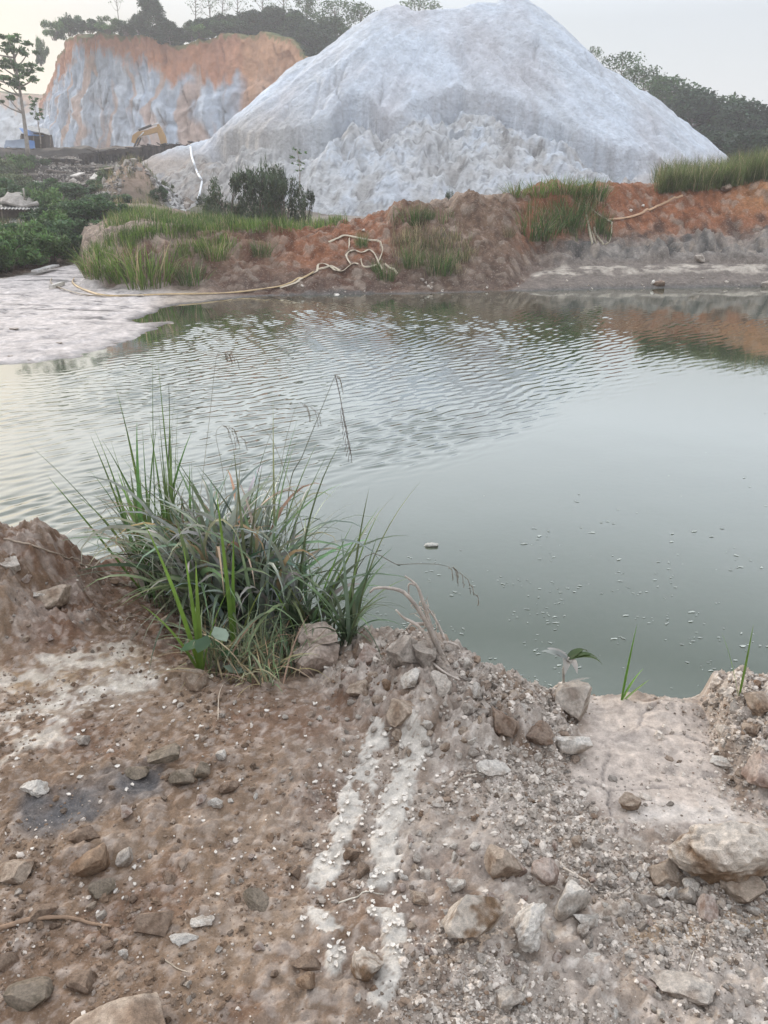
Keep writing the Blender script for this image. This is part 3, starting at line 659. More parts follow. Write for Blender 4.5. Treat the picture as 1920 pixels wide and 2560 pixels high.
# flecks of scum drifting on the calm side
mb = MB(); fr = np.random.default_rng(21)
foam = 0
while foam < 340:
    px, py = fr.uniform(880, 1990), fr.triangular(900, 1640, 1790)
    if fr.random() > ss(1150, 1500, py)*.9+.1 or px < 1150 and py > 1600: continue
    if gn(np.array([px/130.]), np.array([py/60.]), 5)[0] < -.05+.25*fr.random(): continue
    p = at_z(px, py, .0035); a0 = fr.uniform(0, 6.28); s = .0038*math.exp(min(fr.normal(0, .45), .8))*(1.4 if py < 1400 else 1)
    n = 12; an = np.arange(n)*2*np.pi/n; rr = s*(1+.45*fr.normal(0, 1, n)).clip(.55, 1.35)
    sx = 2.2*rr*np.cos(an); sy = rr*np.sin(an); a1 = fr.normal(0, .5)
    q = np.stack([p[0]+sx*math.cos(a1)-sy*math.sin(a1), p[1]+sx*math.sin(a1)+sy*math.cos(a1), np.full(n, p[2])], -1)
    mb.add(np.vstack([q, [[p[0], p[1], p[2]+.0015]]]), np.stack([np.arange(n), (np.arange(n)+1) % n, np.full(n, n)], -1), np.array([.33, .35, .32])*fr.uniform(.7, 1.2)); foam += 1
M['scum'] = earth('dry_scum', 20, 80, .2, .2, .002, .8, .3)
tag(mb.build('scum_flecks', M['scum']), kind='stuff')
# ------------------------------------------------------------------ stones
def rock_data(name, seed, sub=4, flat=1.0, cuts=7, jag=.22, col=(.46, .37, .30), col2=(.62, .56, .5), long=1.0):
    """a unit stone: lumpy, with broken facets; paler where clay still sticks to it"""
    rr = random.Random(seed); bm = bmesh.new(); bmesh.ops.create_icosphere(bm, subdivisions=sub, radius=1.0)
    v = np.array([p.co for p in bm.verts]); f = np.array([[q.index for q in p.verts] for p in bm.faces]); bm.free()
    o = Vector((rr.uniform(-50, 50), rr.uniform(-50, 50), rr.uniform(-50, 50)))
    n1 = np.array([mnoise.noise(Vector(p)*1.1+o) for p in v]); v = v*(1+.38*n1[:, None])
    for k in range(cuts):
        n = np.array([rr.gauss(0, 1), rr.gauss(0, 1), rr.gauss(0, 1)]); n /= np.linalg.norm(n); d = rr.uniform(.38, .76)
        e = v @ n - d; v = v - np.where(e > 0, e*.96, 0)[:, None]*n
    n2 = np.array([mnoise.noise(Vector(p)*2.6+o) for p in v]); n3 = np.array([mnoise.noise(Vector(p)*7+o) for p in v])
    v = v*(1+jag*n2[:, None]*.7+jag*.45*n3[:, None])
    v = v/np.abs(v).max(0)                       # fills a 2 x 2 x 2 box
    v = v*np.array([1.0*long, 1.0/long**.3, flat])
    blot = np.array([mnoise.noise(Vector(p)*1.7+o*1.3) for p in v])+.45*n3
    t = ss(-.30, .35, blot*.7+.3*n2+.35*v[:, 2]/max(flat, .3))
    c = mixc(col, col2, t)*(1+.2*n3[:, None])
    mb = MB(); mb.add(v, f, np.clip(c, .03, .85)); me = mb.data(name, M['rock'], True); me.set_sharp_from_angle(angle=R(24)); return me
TONES = {'block': ((.36, .275, .22), (.52, .42, .35)), 'pale': ((.36, .29, .235), (.57, .50, .43)), 'white': ((.46, .385, .32), (.70, .64, .57)), 'brown': ((.19, .125, .085), (.31, .225, .165)), 'tan': ((.29, .205, .145), (.46, .365, .285)),
         'ochre': ((.25, .155, .095), (.36, .25, .17)), 'grey': ((.26, .215, .18), (.44, .38, .325)), 'olive': ((.20, .16, .115), (.31, .25, .19)), 'pink': ((.33, .225, .175), (.52, .425, .365)), 'mixed': ((.24, .155, .095), (.58, .50, .42)), 'red': ((.20, .13, .09), (.32, .24, .185))}
placed = []
def place_rock(name, me, px, py, wpx, rz=None, tilt=.2, label=None, group=None, sink=.30, hz=1.15, rs=random, fz=None):
    """a stone whose middle is seen at (px,py) and which is wpx photo pixels wide"""
    p = NEAR.at(px, py+.18*wpx); d = p.y*cp-(p.z-CAM_Z)*sp
    s = wpx*.53*d/FPX
    o = link(name, me); o.scale = (s, s*rs.uniform(.8, 1.0), s*hz)
    o.rotation_euler = (rs.gauss(0, tilt), rs.gauss(0, tilt), rs.uniform(0, 6.28) if rz is None else rz)
    zz = min(float(NEAR.z(p.x+a*s*.5, p.y+b*s*.5)) for a, b in ((0, 0), (1, 0), (-1, 0), (0, -1), (0, 1)))
    zdim = np.abs(np.array([v.co for v in me.vertices])[:, 2]).max()*s*hz
    o.location = (p.x, p.y, (zz if fz is None else fz)+zdim*(1-1.3*sink))
    tag(o, label, 'stone' if name == 'stone' else 'rock' if name == 'rock' else 'boulder', group); placed.append((px, py, wpx)); return o
HERO = [  # name, px, py, width, tone, flat, long, jag, label, sink, z-stretch
    ('boulder', 808, 1655, 118, 'block', .72, 1.15, .16, 'large blocky pale brown boulder at the foot of the tall grass', .12, 1),
    ('rock', 790, 1606, 86, 'block', .34, 1.2, .14, 'flat slab resting against the back of the blocky boulder by the grass', .05, 1),
    ('boulder', 1010, 1632, 100, 'grey', .9, 1.0, .18, 'tall greyish boulder below the dry root on the crest of the berm', .12, 1),
    ('boulder', 1062, 1640, 70, 'grey', .95, 1.0, .2, 'grey boulder wedged between the tall boulder and the dry root', .15, 1),
    ('rock', 1098, 1710, 62, 'pale', .8, 1.0, .15, 'rounded pale rock below the dry root', .15, 1),
    ('boulder', 1005, 1758, 100, 'tan', .7, 1.2, .16, 'tan crusted lump half sunk in the slope under the berm crest', .35, 1),
    ('rock', 925, 1640, 74, 'pink', .8, 1.1, .2, 'pinkish rough lump right of the blocky boulder', .2, 1),
    ('rock', 890, 1720, 66, 'tan', .75, 1.1, .2, 'crumbly tan lump under the blocky boulder', .3, 1),
    ('rock', 1030, 1690, 56, 'white', .8, 1.1, .2, 'small chalky rock under the tall greyish boulder', .2, 1),
    ('rock', 965, 1700, 46, 'ochre', .8, 1.0, .22, 'small ochre rock with a curled rim left of the chalky rock', .2, 1),
    ('boulder', 1427, 1762, 100, 'pale', .85, 1.05, .15, 'rounded pale boulder under the drooping plant at the water edge', .12, 1),
    ('rock', 1428, 1868, 74, 'white', .72, 1.15, .17, 'knobbly whitish rock at the left side of the smooth mud ramp', .15, 1),
    ('rock', 1225, 1912, 68, 'white', .5, 1.4, .2, 'flat chalk-white rock lying in the rubble below the berm', .2, 1),
    ('rock', 1250, 1820, 80, 'red', .8, 1.1, .24, 'reddish brown clod in the middle of the rubble berm', .25, 1),
    ('rock', 1345, 1838, 66, 'red', .8, 1.1, .24, 'reddish clod beside the rounded pale boulder', .25, 1),
    ('rock', 1170, 1770, 38, 'grey', .8, 1.0, .2, 'grey angular rock on the right slope of the berm', .2, 1),
    ('rock', 1205, 1775, 32, 'grey', .8, 1.0, .2, 'smaller grey rock touching the angular one on the berm', .2, 1),
    ('rock', 1305, 1757, 36, 'white', .6, 1.4, .15, 'white oval rock near the water end of the berm', .2, 1),
    ('rock', 485, 1705, 66, 'tan', .75, 1.15, .17, 'lone tan rock on bare soil left of the tall grass', .15, 1),
    ('stone', 558, 1893, 32, 'white', .85, 1.0, .08, 'small round white stone alone on the brown soil', .2, 1),
    ('rock', 352, 1927, 62, 'olive', .45, 1.2, .12, 'low olive slab at the left end of the slab cluster', .2, 1),
    ('rock', 425, 1905, 78, 'olive', .4, 1.3, .16, 'arched olive slab on top of the slab cluster', .0, 1),
    ('rock', 450, 1944, 66, 'olive', .62, 1.2, .12, 'rounded olive slab at the front of the slab cluster', .15, 1),
    ('rock', 505, 1934, 56, 'olive', .95, .85, .12, 'upright olive slab at the right end of the slab cluster', .15, 1),
    ('rock', 575, 1968, 46, 'brown', .6, 1.2, .12, 'small brown rock to the right of the slab cluster', .25, 1),
    ('rock', 95, 1965, 70, 'white', .45, 1.1, .3, 'jagged white plate of clay beside the charcoal patch', .1, 1),
    ('rock', 542, 2002, 38, 'white', .6, 1.1, .22, 'white chip of clay below the slab cluster', .1, 1),
    ('rock', 502, 1998, 34, 'pink', .7, 1.0, .1, 'pinkish rock next to the white chip of clay', .2, 1),
    ('rock', 318, 2034, 40, 'pink', .8, 1.0, .1, 'round reddish rock at the lower edge of the charcoal patch', .2, 1),
    ('rock', 212, 2085, 62, 'brown', .6, 1.2, .12, 'dark brown rock half buried above the round brown boulder', .35, 1),
    ('boulder', 240, 2158, 96, 'ochre', .82, 1.1, .08, 'smooth round brown boulder left of the mud tracks', .15, 1),
    ('rock', 316, 2150, 50, 'pale', .95, .95, .1, 'pale upright rock touching the round brown boulder', .15, 1),
    ('rock', 260, 2220, 58, 'olive', .6, 1.2, .08, 'smooth oval olive rock below the round brown boulder', .2, 1),
    ('rock', 36, 2168, 78, 'tan', .6, 1.1, .12, 'angular tan rock at the left border of the scene', .2, 1),
    ('rock', 104, 2276, 62, 'brown', .55, 1.2, .1, 'low brown rock above the dry root on the left', .3, 1),
    ('boulder', 388, 2300, 84, 'brown', .6, 1.1, .08, 'broad reddish brown rock sunk in the soil in the lower left', .45, 1),
    ('rock', 275, 2358, 40, 'brown', .6, 1.1, .1, 'brown rock at the end of the dry root on the left', .3, 1),
    ('rock', 312, 2382, 32, 'white', .9, .9, .15, 'small upright white rock near the end of the dry root', .15, 1),
    ('rock', 645, 2242, 66, 'olive', .4, 1.3, .1, 'flat olive rock left of the mud tracks', .3, 1),
    ('rock', 425, 2190, 46, 'brown', .6, 1.1, .1, 'half sunk brown rock right of the oval olive rock', .4, 1),
    ('rock', 498, 2300, 52, 'white', .35, 1.4, .3, 'torn white clay flake in the lower left soil', .1, 1),
    ('rock', 460, 2345, 44, 'white', .3, 1.6, .25, 'thin slanting white clay flake in the lower left soil', .1, 1),
    ('boulder', 320, 2556, 290, 'tan', .42, 1.35, .10, 'broad flat tan boulder cut by the bottom border', .42, 1),
    ('boulder', 78, 2478, 100, 'olive', .55, 1.15, .08, 'dark olive boulder half buried at the lower left corner', .4, 1),
    ('rock', 200, 2452, 66, 'brown', .55, 1.2, .08, 'brown oval rock right of the half buried olive boulder', .35, 1),
    ('rock', 15, 2400, 56, 'brown', .6, 1.1, .1, 'brown rock at the left border above the olive boulder', .3, 1),
    ('rock', 355, 2485, 44, 'brown', .5, 1.2, .1, 'small brown rock above the broad flat boulder', .3, 1),
    ('rock', 772, 2456, 54, 'ochre', .85, 1.0, .10, 'ochre cube-like rock below the end of the mud tracks', .15, 1),
    ('boulder', 905, 2405, 96, 'mixed', .8, 1.1, .14, 'brown boulder with a white face at the end of the mud tracks', .2, 1),
    ('rock', 770, 2405, 62, 'brown', .6, 1.1, .1, 'brown clod just above the ochre cube-like rock', .35, 1),
    ('rock', 875, 2140, 52, 'brown', .8, 1.05, .1, 'brown rock lying between the two pale mud tracks', .2, 1),
    ('rock', 905, 2175, 46, 'brown', .7, 1.05, .1, 'second brown rock between the mud tracks, nearer the camera', .25, 1),
    ('rock', 742, 2185, 34, 'brown', .9, 1.0, .1, 'small dark rock at the left edge of the mud tracks', .2, 1),
    ('boulder', 1255, 2160, 84, 'tan', .8, 1.05, .11, 'tan rounded boulder farthest back in the stony lower right', .18, 1),
    ('boulder', 1366, 2186, 78, 'pink', .85, 1.05, .13, 'pinkish white boulder right of the tan rounded one', .18, 1),
    ('boulder', 1424, 2262, 88, 'white', .88, 1.0, .11, 'clean white boulder in the middle of the stony lower right', .14, 1),
    ('rock', 1422, 2205, 40, 'pale', .8, 1.0, .16, 'small pale rock touching the top of the clean white boulder', .15, 1),
    ('boulder', 1182, 2315, 142, 'mixed', .82, 1.12, .09, 'big brown boulder capped with white clay in the lower right', .16, 1),
    ('boulder', 1318, 2325, 112, 'white', .85, 1.05, .24, 'rough lumpy white boulder beside the capped boulder', .2, 1),
    ('rock', 1140, 2216, 48, 'white', .7, 1.1, .14, 'white rock behind the capped boulder', .2, 1),
    ('rock', 1048, 2242, 56, 'tan', .45, 1.3, .12, 'flat tan rock right of the pale mud tracks', .3, 1),
    ('rock', 1470, 2300, 70, 'white', .7, 1.15, .2, 'crumbly white rock in front of the clean white boulder', .25, 1),
    ('rock', 1458, 2330, 40, 'pale', .8, 1.0, .15, 'pale rock in front of the crumbly white rock', .2, 1),
    ('boulder', 1805, 2128, 235, 'mixed', .70, 1.2, .24, 'largest boulder of all, white and rust-brown at the right border', .27, 1),
    ('boulder', 1915, 2105, 130, 'tan', .55, 1.2, .05, 'smooth sand-coloured boulder behind the largest boulder', .2, 1),
    ('rock', 1648, 2236, 36, 'white', .9, .8, .09, 'left one of the two upright white rocks', .12, 1),
    ('rock', 1676, 2240, 42, 'white', 1.1, .75, .09, 'right one of the two upright white rocks', .12, 1),
    ('rock', 1718, 2240, 58, 'pale', .85, 1.0, .12, 'pale rounded rock right of the two upright white rocks', .18, 1),
    ('rock', 1762, 2272, 64, 'pink', .75, 1.05, .13, 'pinkish round rock in front of the largest boulder', .2, 1),
    ('rock', 1728, 2208, 48, 'white', .8, 1.05, .18, 'white rock tucked under the largest boulder', .2, 1),
    ('rock', 1862, 2226, 92, 'tan', .6, 1.2, .24, 'crumbly tan clod in front of the largest boulder', .25, 1),
    ('rock', 1668, 2182, 76, 'tan', .7, 1.1, .24, 'crumbly tan clod left of the largest boulder', .25, 1),
    ('rock', 1612, 2252, 54, 'grey', .7, 1.1, .16, 'greyish rock left of the two upright white rocks', .22, 1),
    ('rock', 1545, 2272, 58, 'pale', .7, 1.15, .16, 'pale broad rock between the white boulder and the upright pair', .22, 1),
    ('rock', 1576, 2008, 60, 'tan', .65, 1.1, .16, 'tan rock lying alone where the mud ramp ends', .15, 1),
    ('boulder', 1700, 2440, 130, 'pale', .4, 1.15, .16, 'broad pale clod in the grey crust at the lower right', .4, 1),
    ('rock', 1620, 2440, 70, 'pink', .4, 1.1, .14, 'flat pinkish clod left of the broad pale clod', .4, 1),
    ('rock', 1265, 2480, 74, 'pale', .5, 1.1, .2, 'low pale rock near the bottom border', .3, 1),
    ('rock', 1480, 2390, 52, 'white', .5, 1.3, .15, 'narrow white rock at the rim of the grey crust', .25, 1),
    ('rock', 1850, 1735, 60, 'pale', .8, 1.0, .3, 'jagged pale block on top of the right-hand rubble heap', .1, 1),
    ('boulder', 1898, 1745, 90, 'tan', .75, 1.1, .3, 'jagged tan boulder on the crest of the right-hand rubble heap', .15, 1),
    ('rock', 1818, 1800, 72, 'pale', .7, 1.1, .24, 'pale block at the left foot of the right-hand rubble heap', .2, 1),
    ('boulder', 1905, 1880, 110, 'pink', .8, 1.0, .24, 'big pinkish clod at the right border below the rubble crest', .25, 1),
    ('rock', 1822, 1890, 58, 'white', .4, 1.4, .15, 'clean white slab on the flank of the right-hand rubble heap', .1, 1),
    ('rock', 1880, 1820, 56, 'tan', .8, 1.0, .28, 'tan block in the middle of the right-hand rubble heap', .2, 1),
    ('boulder', 140, 1500, 96, 'tan', .7, 1.1, .2, 'weathered tan lump at the foot of the left-hand soil hump', .3, 1),
    ('rock', 30, 1400, 60, 'pale', .7, 1.1, .24, 'pale lump on the left-hand soil hump', .3, 1),
    ('rock', 95, 1480, 40, 'white', .35, 1.2, .2, 'whitish flake on the left-hand soil hump', .15, 1),
    ('rock', 420, 1560, 40, 'tan', .8, 1.0, .2, 'tan rock against the left side of the grass', .2, 1),
    ('rock', 552, 1665, 56, 'grey', .75, 1.1, .2, 'grey rock in the short grass at the front of the clump', .2, 1),
    ('rock', 205, 1845, 46, 'grey', .4, 1.2, .15, 'dark flat rock above the charcoal patch', .3, 1),
]
heroes = []
for i, (nm, px, py, w, tone, fl, lg, jg, lab, sk, hz_) in enumerate(HERO):
    rr = random.Random(100+i); c1, c2 = TONES[tone]
    big = nm == 'boulder'
    me = rock_data(nm, 500+i*7, 5 if w > 110 else 4, fl, 12 if jg < .2 else 8, jg*.85, c1, c2, lg)
    o = place_rock(nm, me, px, py, w, None if lg < 1.1 else rr.uniform(-.4, .4)+(0 if rr.random() < .5 else math.pi), .12, lab, None, sk, 1.12, rr); heroes.append(o)
for o in heroes:                                     # the arched slab lies on its neighbours
    if o['label'].startswith('arched olive'): o.location.z += .035; o.rotation_euler = (.15, -.1, .2)
    if o['label'].startswith('flat slab resting'): o.location.z = heroes[0].location.z + heroes[0].scale.z*.66; o.location.x = heroes[0].location.x-.035; o.location.y = heroes[0].location.y+.055
# ---------- smaller stones, each its own object, told apart by where they lie
kinds = {}
for t in ('pale', 'white', 'tan', 'brown', 'grey', 'pink'):
    kinds[t] = [rock_data('stone', 900+k*13+len(t), 3, .7+.1*(k % 3), 7, .14+.05*(k % 2), *TONES[t], 1+.12*(k % 3)) for k in range(5)]
AREAS = [ # region, count, widths, tones, label, group
    ([(850, 1625), (960, 1605), (1010, 1690), (960, 1760), (860, 1740)], 20, (26, 56), ['pale', 'pink', 'pale', 'tan'], 'crumbly pale clod heaped between the blocky boulder and the dry root', 'pale clods beside the grass'),
    ([(860, 1640), (1080, 1600), (1330, 1730), (1330, 1900), (1000, 1900), (860, 1760)], 50, (18, 40), ['pale', 'grey', 'white', 'tan'], 'small pale stone among the rubble of the berm below the dry root', 'small stones on the rubble berm'),
    ([(1790, 1790), (1940, 1760), (1940, 1960), (1820, 1950)], 20, (18, 40), ['tan', 'pale', 'white'], 'small tan stone on the flank of the right-hand rubble heap', 'small stones on the right rubble heap'),
    ([(1000, 2070), (1600, 2110), (1640, 2330), (1430, 2420), (1060, 2420), (1000, 2250)], 62, (14, 36), ['pale', 'white', 'white', 'tan', 'pink'], 'small pale stone strewn between the boulders of the lower right', 'small stones between the boulders'),
    ([(1480, 2130), (1930, 2240), (1930, 2330), (1500, 2330)], 22, (16, 34), ['white', 'pale', 'grey'], 'small whitish stone in front of the largest boulder', 'small stones by the largest boulder'),
    ([(20, 2090), (700, 2050), (780, 2500), (420, 2460), (20, 2440)], 34, (13, 28), ['brown', 'tan', 'pink', 'pale'], 'small brown stone on the bare soil left of the mud tracks', 'small stones left of the mud tracks'),
    ([(420, 1730), (860, 1760), (900, 1960), (640, 2050), (420, 1890)], 22, (11, 22), ['pale', 'white', 'tan'], 'small pale stone on the soil between grass and mud tracks', 'small stones in front of the grass'),
    ([(1080, 2420), (1900, 2340), (1900, 2540), (1080, 2550)], 18, (15, 32), ['pale', 'grey', 'white'], 'small grey stone on the crusted ground along the bottom right', 'small stones on the grey crust'),
    ([(0, 1420), (230, 1450), (380, 1540), (180, 1640), (0, 1620)], 18, (10, 24), ['pink', 'tan', 'grey'], 'small reddish stone on the left-hand soil hump', 'small stones on the soil hump')]
rg = random.Random(77)
for poly, cnt, (w0, w1), tones, lab, grp in AREAS:
    xs_ = [p[0] for p in poly]; ys_ = [p[1] for p in poly]; k = 0; tries = 0
    while k < cnt and tries < 3000:
        tries += 1; px, py = rg.uniform(min(xs_), max(xs_)), rg.uniform(min(ys_), max(ys_)); w = w0+(w1-w0)*rg.random()**2
        if not inpoly(np.array([px]), np.array([py]), poly)[0]: continue
        if any(math.hypot(px-a, py-b) < .42*(w+ww) for a, b, ww in placed): continue
        place_rock('stone', rg.choice(kinds[rg.choice(tones)]), px, py, w, None, .35, lab, grp, .25, 1.0, rg); k += 1
# ---------- gravel nobody could count
def pebbles():
    mb = MB(); g = np.random.default_rng(5); base = []
    for k in range(10):
        bm = bmesh.new(); bmesh.ops.create_icosphere(bm, subdivisions=2 if k < 4 else 1, radius=1.0)
        v = np.array([p.co for p in bm.verts]); f = np.array([[q.index for q in p.verts] for p in bm.faces]); bm.free()
        v = v*(1+.25*g.normal(0, 1, (len(v), 1)).clip(-1.3, 1.3))*np.array([1, g.uniform(.65, 1), g.uniform(.45, .8)]); base.append((v, f))
    n = 52000
    px = g.uniform(-250, 2170, n*3); py = 1380+1300*g.random(n*3)**.85
    dens = .15+.55*ss(900, 1100, px)*ss(1500, 1700, py)
    P, ok = NEAR.hit(px, py, y0=.7, y1=4.8, n=260)
    b = near_mask('berm', P[:, 0], P[:, 1]); bR = near_mask('bermR', P[:, 0], P[:, 1]); rp = near_mask('ramp', P[:, 0], P[:, 1]); tk = near_mask('trk', P[:, 0], P[:, 1]); ch = near_mask('char', P[:, 0], P[:, 1])
    cl = np.clip(.52+2.3*fbm(P[:, 0]*2.6, P[:, 1]*2.6, 4, 55), .06, 1.6)
    dens = (dens+.5*b+.6*bR)*(1-.88*rp)*(1-.95*tk)*(1-.6*ch)*cl
    ok &= g.random(n*3) < dens; ok &= P[:, 2] > .03
    P = P[ok][:n]; px = px[ok][:n]; py = py[ok][:n]
    m = len(P); dd = P[:, 1]*cp-(P[:, 2]-CAM_Z)*sp
    sz = np.minimum(1.9*np.exp(g.normal(0, .6, m)), 9.5)*dd/FPX*1.4; kind = np.where(sz > .006, g.integers(0, 4, m), g.integers(4, 10, m))
    sd_ = ss(500, 1300, px); w = g.random(m); tone = np.clip(sd_*.8+.35*g.normal(0, 1, m), 0, 1)
    col = mixc(np.array([.185, .125, .085]), np.array([.37, .325, .28]), tone)
    wh = w > .955-.16*sd_-.10*(fbm(P[:, 0]*3, P[:, 1]*3, 2, 57) > .1); col = np.where(wh[:, None], col*.2+.8*np.array([.60, .53, .46]), np.where((w < .14)[:, None], col*.6, col))
    an = g.uniform(0, 6.28, m); ca, sa = np.cos(an), np.sin(an); tl = g.normal(0, .35, m)
    for k in range(10):
        q = np.nonzero(kind == k)[0]; v, f = base[k]
        if len(q) == 0: continue
        V_ = v[None]*sz[q, None, None]*g.uniform(.75, 1.25, (len(q), 1, 3)); c_, s_ = ca[q, None], sa[q, None]
        V_ = np.stack([V_[..., 0]*c_-V_[..., 1]*s_, V_[..., 0]*s_+V_[..., 1]*c_, V_[..., 2]+V_[..., 0]*tl[q, None]*.5], -1)+P[q, None]+np.array([0, 0, 1])*(sz[q]*.22)[:, None, None]
        mb.add(V_.reshape(-1, 3), (np.arange(len(q))*len(v))[:, None, None].repeat(len(f), 1).repeat(3, 2).reshape(-1, 3)+np.tile(f, (len(q), 1)), np.repeat(col[q], len(v), 0))
    tag(mb.build('gravel', M['pebble'], None, False), kind='stuff')
pebbles()
# ---------- torn flakes of dried mud that curl up along the tracks
def chips():
    mb = MB(); g = np.random.default_rng(9)
    for k in range(300):
        if k < 150: i = g.integers(0, 9); ln = wtrk1 if k % 2 else wtrk2; t = g.random(); i = min(i, len(ln)-2); px, py = ln[i]*(1-t)+ln[i+1]*t; px += g.normal(0, 34); py += g.normal(0, 12)
        else: px, py = g.uniform(20, 1300), g.uniform(1650, 2350)
        p = np.array(NEAR.at(px, py)); dd = p[1]*cp-(p[2]-CAM_Z)*sp; s = g.uniform(3, 10)*dd/FPX*(1 if k < 150 else .8)
        n = 7; an = np.arange(n)*2*np.pi/n; rr = s*g.uniform(.5, 1.2, n)
        top = np.stack([rr*np.cos(an), rr*np.sin(an)*.7, s*.5*g.random(n)+.002], -1); bot = top*np.array([.97, .97, 1])-np.array([0, 0, .003])
        a = g.uniform(0, 6.28); Rm = np.array([[math.cos(a), -math.sin(a), 0], [math.sin(a), math.cos(a), 0], [0, 0, 1]])
        v = np.vstack([top, [[0, 0, .003]], bot, [[0, 0, 0]]]) @ Rm.T + p + np.array([0, 0, .004]); q = np.arange(n); q2 = (q+1) % n
        mb.add(v, [np.stack([q, q2, np.full(n, n)], -1), np.stack([q2+n+1, q+n+1, np.full(n, 2*n+1)], -1), np.stack([q, q+n+1, q2+n+1, q2], -1)], np.array([.62, .565, .50])*g.uniform(.8, 1.1))
    tag(mb.build('mud_flakes', M['pebble'], None, False), kind='stuff')
chips()
# ------------------------------------------------------------------ grass
def blades(mb, base, L, W, phi, th0, kap, seg=6, col=None, twist=0.0, fold=0.0, tip=None, g=RNG, power=1.4):
    base = np.asarray(base, float); n = len(base); t = np.linspace(0, 1, seg+1)
    L, W, phi, th0, kap, twist = [np.broadcast_to(np.asarray(q, float), (n,)) for q in (L, W, phi, th0, kap, twist)]
    ang = th0[:, None]+kap[:, None]*t[None]**power
    st = (L/seg)[:, None]; am = (ang[:, 1:]+ang[:, :-1])/2
    r = np.concatenate([np.zeros((n, 1)), np.cumsum(np.sin(am)*st, 1)], 1); zz = np.concatenate([np.zeros((n, 1)), np.cumsum(np.cos(am)*st, 1)], 1)
    cf, sf = np.cos(phi)[:, None], np.sin(phi)[:, None]
    P = base[:, None]+np.stack([r*cf, r*sf, zz], -1)
    tw = twist[:, None]*t[None]
    side = np.stack([-sf*np.cos(tw)+cf*np.cos(ang)*np.sin(tw), cf*np.cos(tw)+sf*np.cos(ang)*np.sin(tw), -np.sin(ang)*np.sin(tw)], -1)
    nor = np.stack([-np.cos(ang)*cf, -np.cos(ang)*sf, np.sin(ang)], -1)
    w = W[:, None]*np.minimum(1, (.55+1.8*t[None]))*(1-t[None]**2.2)+.0004
    c = np.asarray(col, float); c = np.broadcast_to(c, (n, 3)) if c.ndim == 1 else c
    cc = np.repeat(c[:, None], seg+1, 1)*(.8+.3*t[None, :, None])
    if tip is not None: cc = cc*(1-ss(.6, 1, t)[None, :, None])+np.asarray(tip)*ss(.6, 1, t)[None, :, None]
    A = P-side*w[..., None]*.5; B = P+side*w[..., None]*.5
    if fold:
        Mid = P-nor*w[..., None]*fold
        V_ = np.stack([A, Mid, B], 2); k = 3
    else: V_ = np.stack([A, B], 2); k = 2
    o = (np.arange(n)*(seg+1)*k)[:, None]+np.arange(seg)[None]*k
    F = [np.stack([o+j, o+j+1, o+j+1+k, o+j+k], -1).reshape(-1, 4) for j in range(k-1)]
    mb.add(V_.reshape(-1, 3), F, np.repeat(cc[:, :, None], k, 2).reshape(-1, 3)); return P
GREEN = np.array([.115, .19, .045]); DEEP = np.array([.075, .125, .045]); BLUE = np.array([.18, .225, .135]); DRY = np.array([.40, .31, .19]); DUST = np.array([.30, .325, .27])
def vary(c, n, g, s=.22): return np.clip(np.asarray(c)*(1+s*g.normal(0, 1, (n, 1)))*(1+.08*g.normal(0, 1, (n, 3))), .01, .8)

# ---------- the tall clump on the near shore: three tussocks grown together
gg = np.random.default_rng(31)
def ground_pt(px, py): return np.array(NEAR.at(px, py, y0=.8, y1=4.6))
def root_pts(cx, cy, rx, ry, n):
    a = gg.uniform(0, 6.28, n); r = np.sqrt(gg.random(n)); P, ok = NEAR.hit(cx+rx*r*np.cos(a), cy+ry*r*np.sin(a), y0=.8, y1=4.7)
    P = P[ok]; P[:, 2] = np.maximum(P[:, 2], -.05)-.02; return P
def seed_head(mb, top, dirx, n, size, col, droop=1.0):
    for k in range(n):
        a = gg.uniform(-.9, .9)+dirx; l = size*gg.uniform(.7, 1.7); kk = k*gg.uniform(.5, 1.2); p0 = top+np.array([math.cos(dirx)*.013*kk, math.sin(dirx)*.013*kk, -.005*kk*kk/3])
        pts = [p0, p0+np.array([math.cos(a)*l*.25, math.sin(a)*l*.25, -l*.25*droop]), p0+np.array([math.cos(a)*l*.35, math.sin(a)*l*.35, -l*.62*droop]), p0+np.array([math.cos(a)*l*.40, math.sin(a)*l*.40, -l*droop])]
        mb.tube(curve3(pts, 8), [.0009]*8, 4, col)
        for j in range(7): q = curve3(pts, 8)[j+1]+gg.normal(0, .002, 3); mb.box(q, (.002, .002, .007), None, np.asarray(col)*gg.uniform(.8, 1.3))
# upright left tussock
B1 = ground_pt(420, 1490); e1 = empty('grass_clump', Vector(B1), 'upright bright green tussock at the left of the tall shore grass, tallest leaves', 'grass', 'tussocks of the tall shore grass')
def rel(P, o): return np.asarray(P)-np.asarray(o)
mb = MB(); P = root_pts(435, 1470, 85, 60, 150); n = len(P)
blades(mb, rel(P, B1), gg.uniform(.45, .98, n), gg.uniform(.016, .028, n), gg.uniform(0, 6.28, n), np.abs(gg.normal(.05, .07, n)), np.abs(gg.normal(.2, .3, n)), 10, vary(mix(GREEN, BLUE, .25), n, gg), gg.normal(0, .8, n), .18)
n = 20; P = root_pts(430, 1450, 70, 45, n); n = len(P)
blades(mb, rel(P, B1), gg.uniform(.95, 1.25, n), gg.uniform(.011, .015, n), gg.uniform(0, 6.28, n), np.abs(gg.normal(.05, .08, n)), np.abs(gg.normal(.12, .12, n)), 10, vary(GREEN*.9, n, gg), gg.normal(0, .6, n), .18)
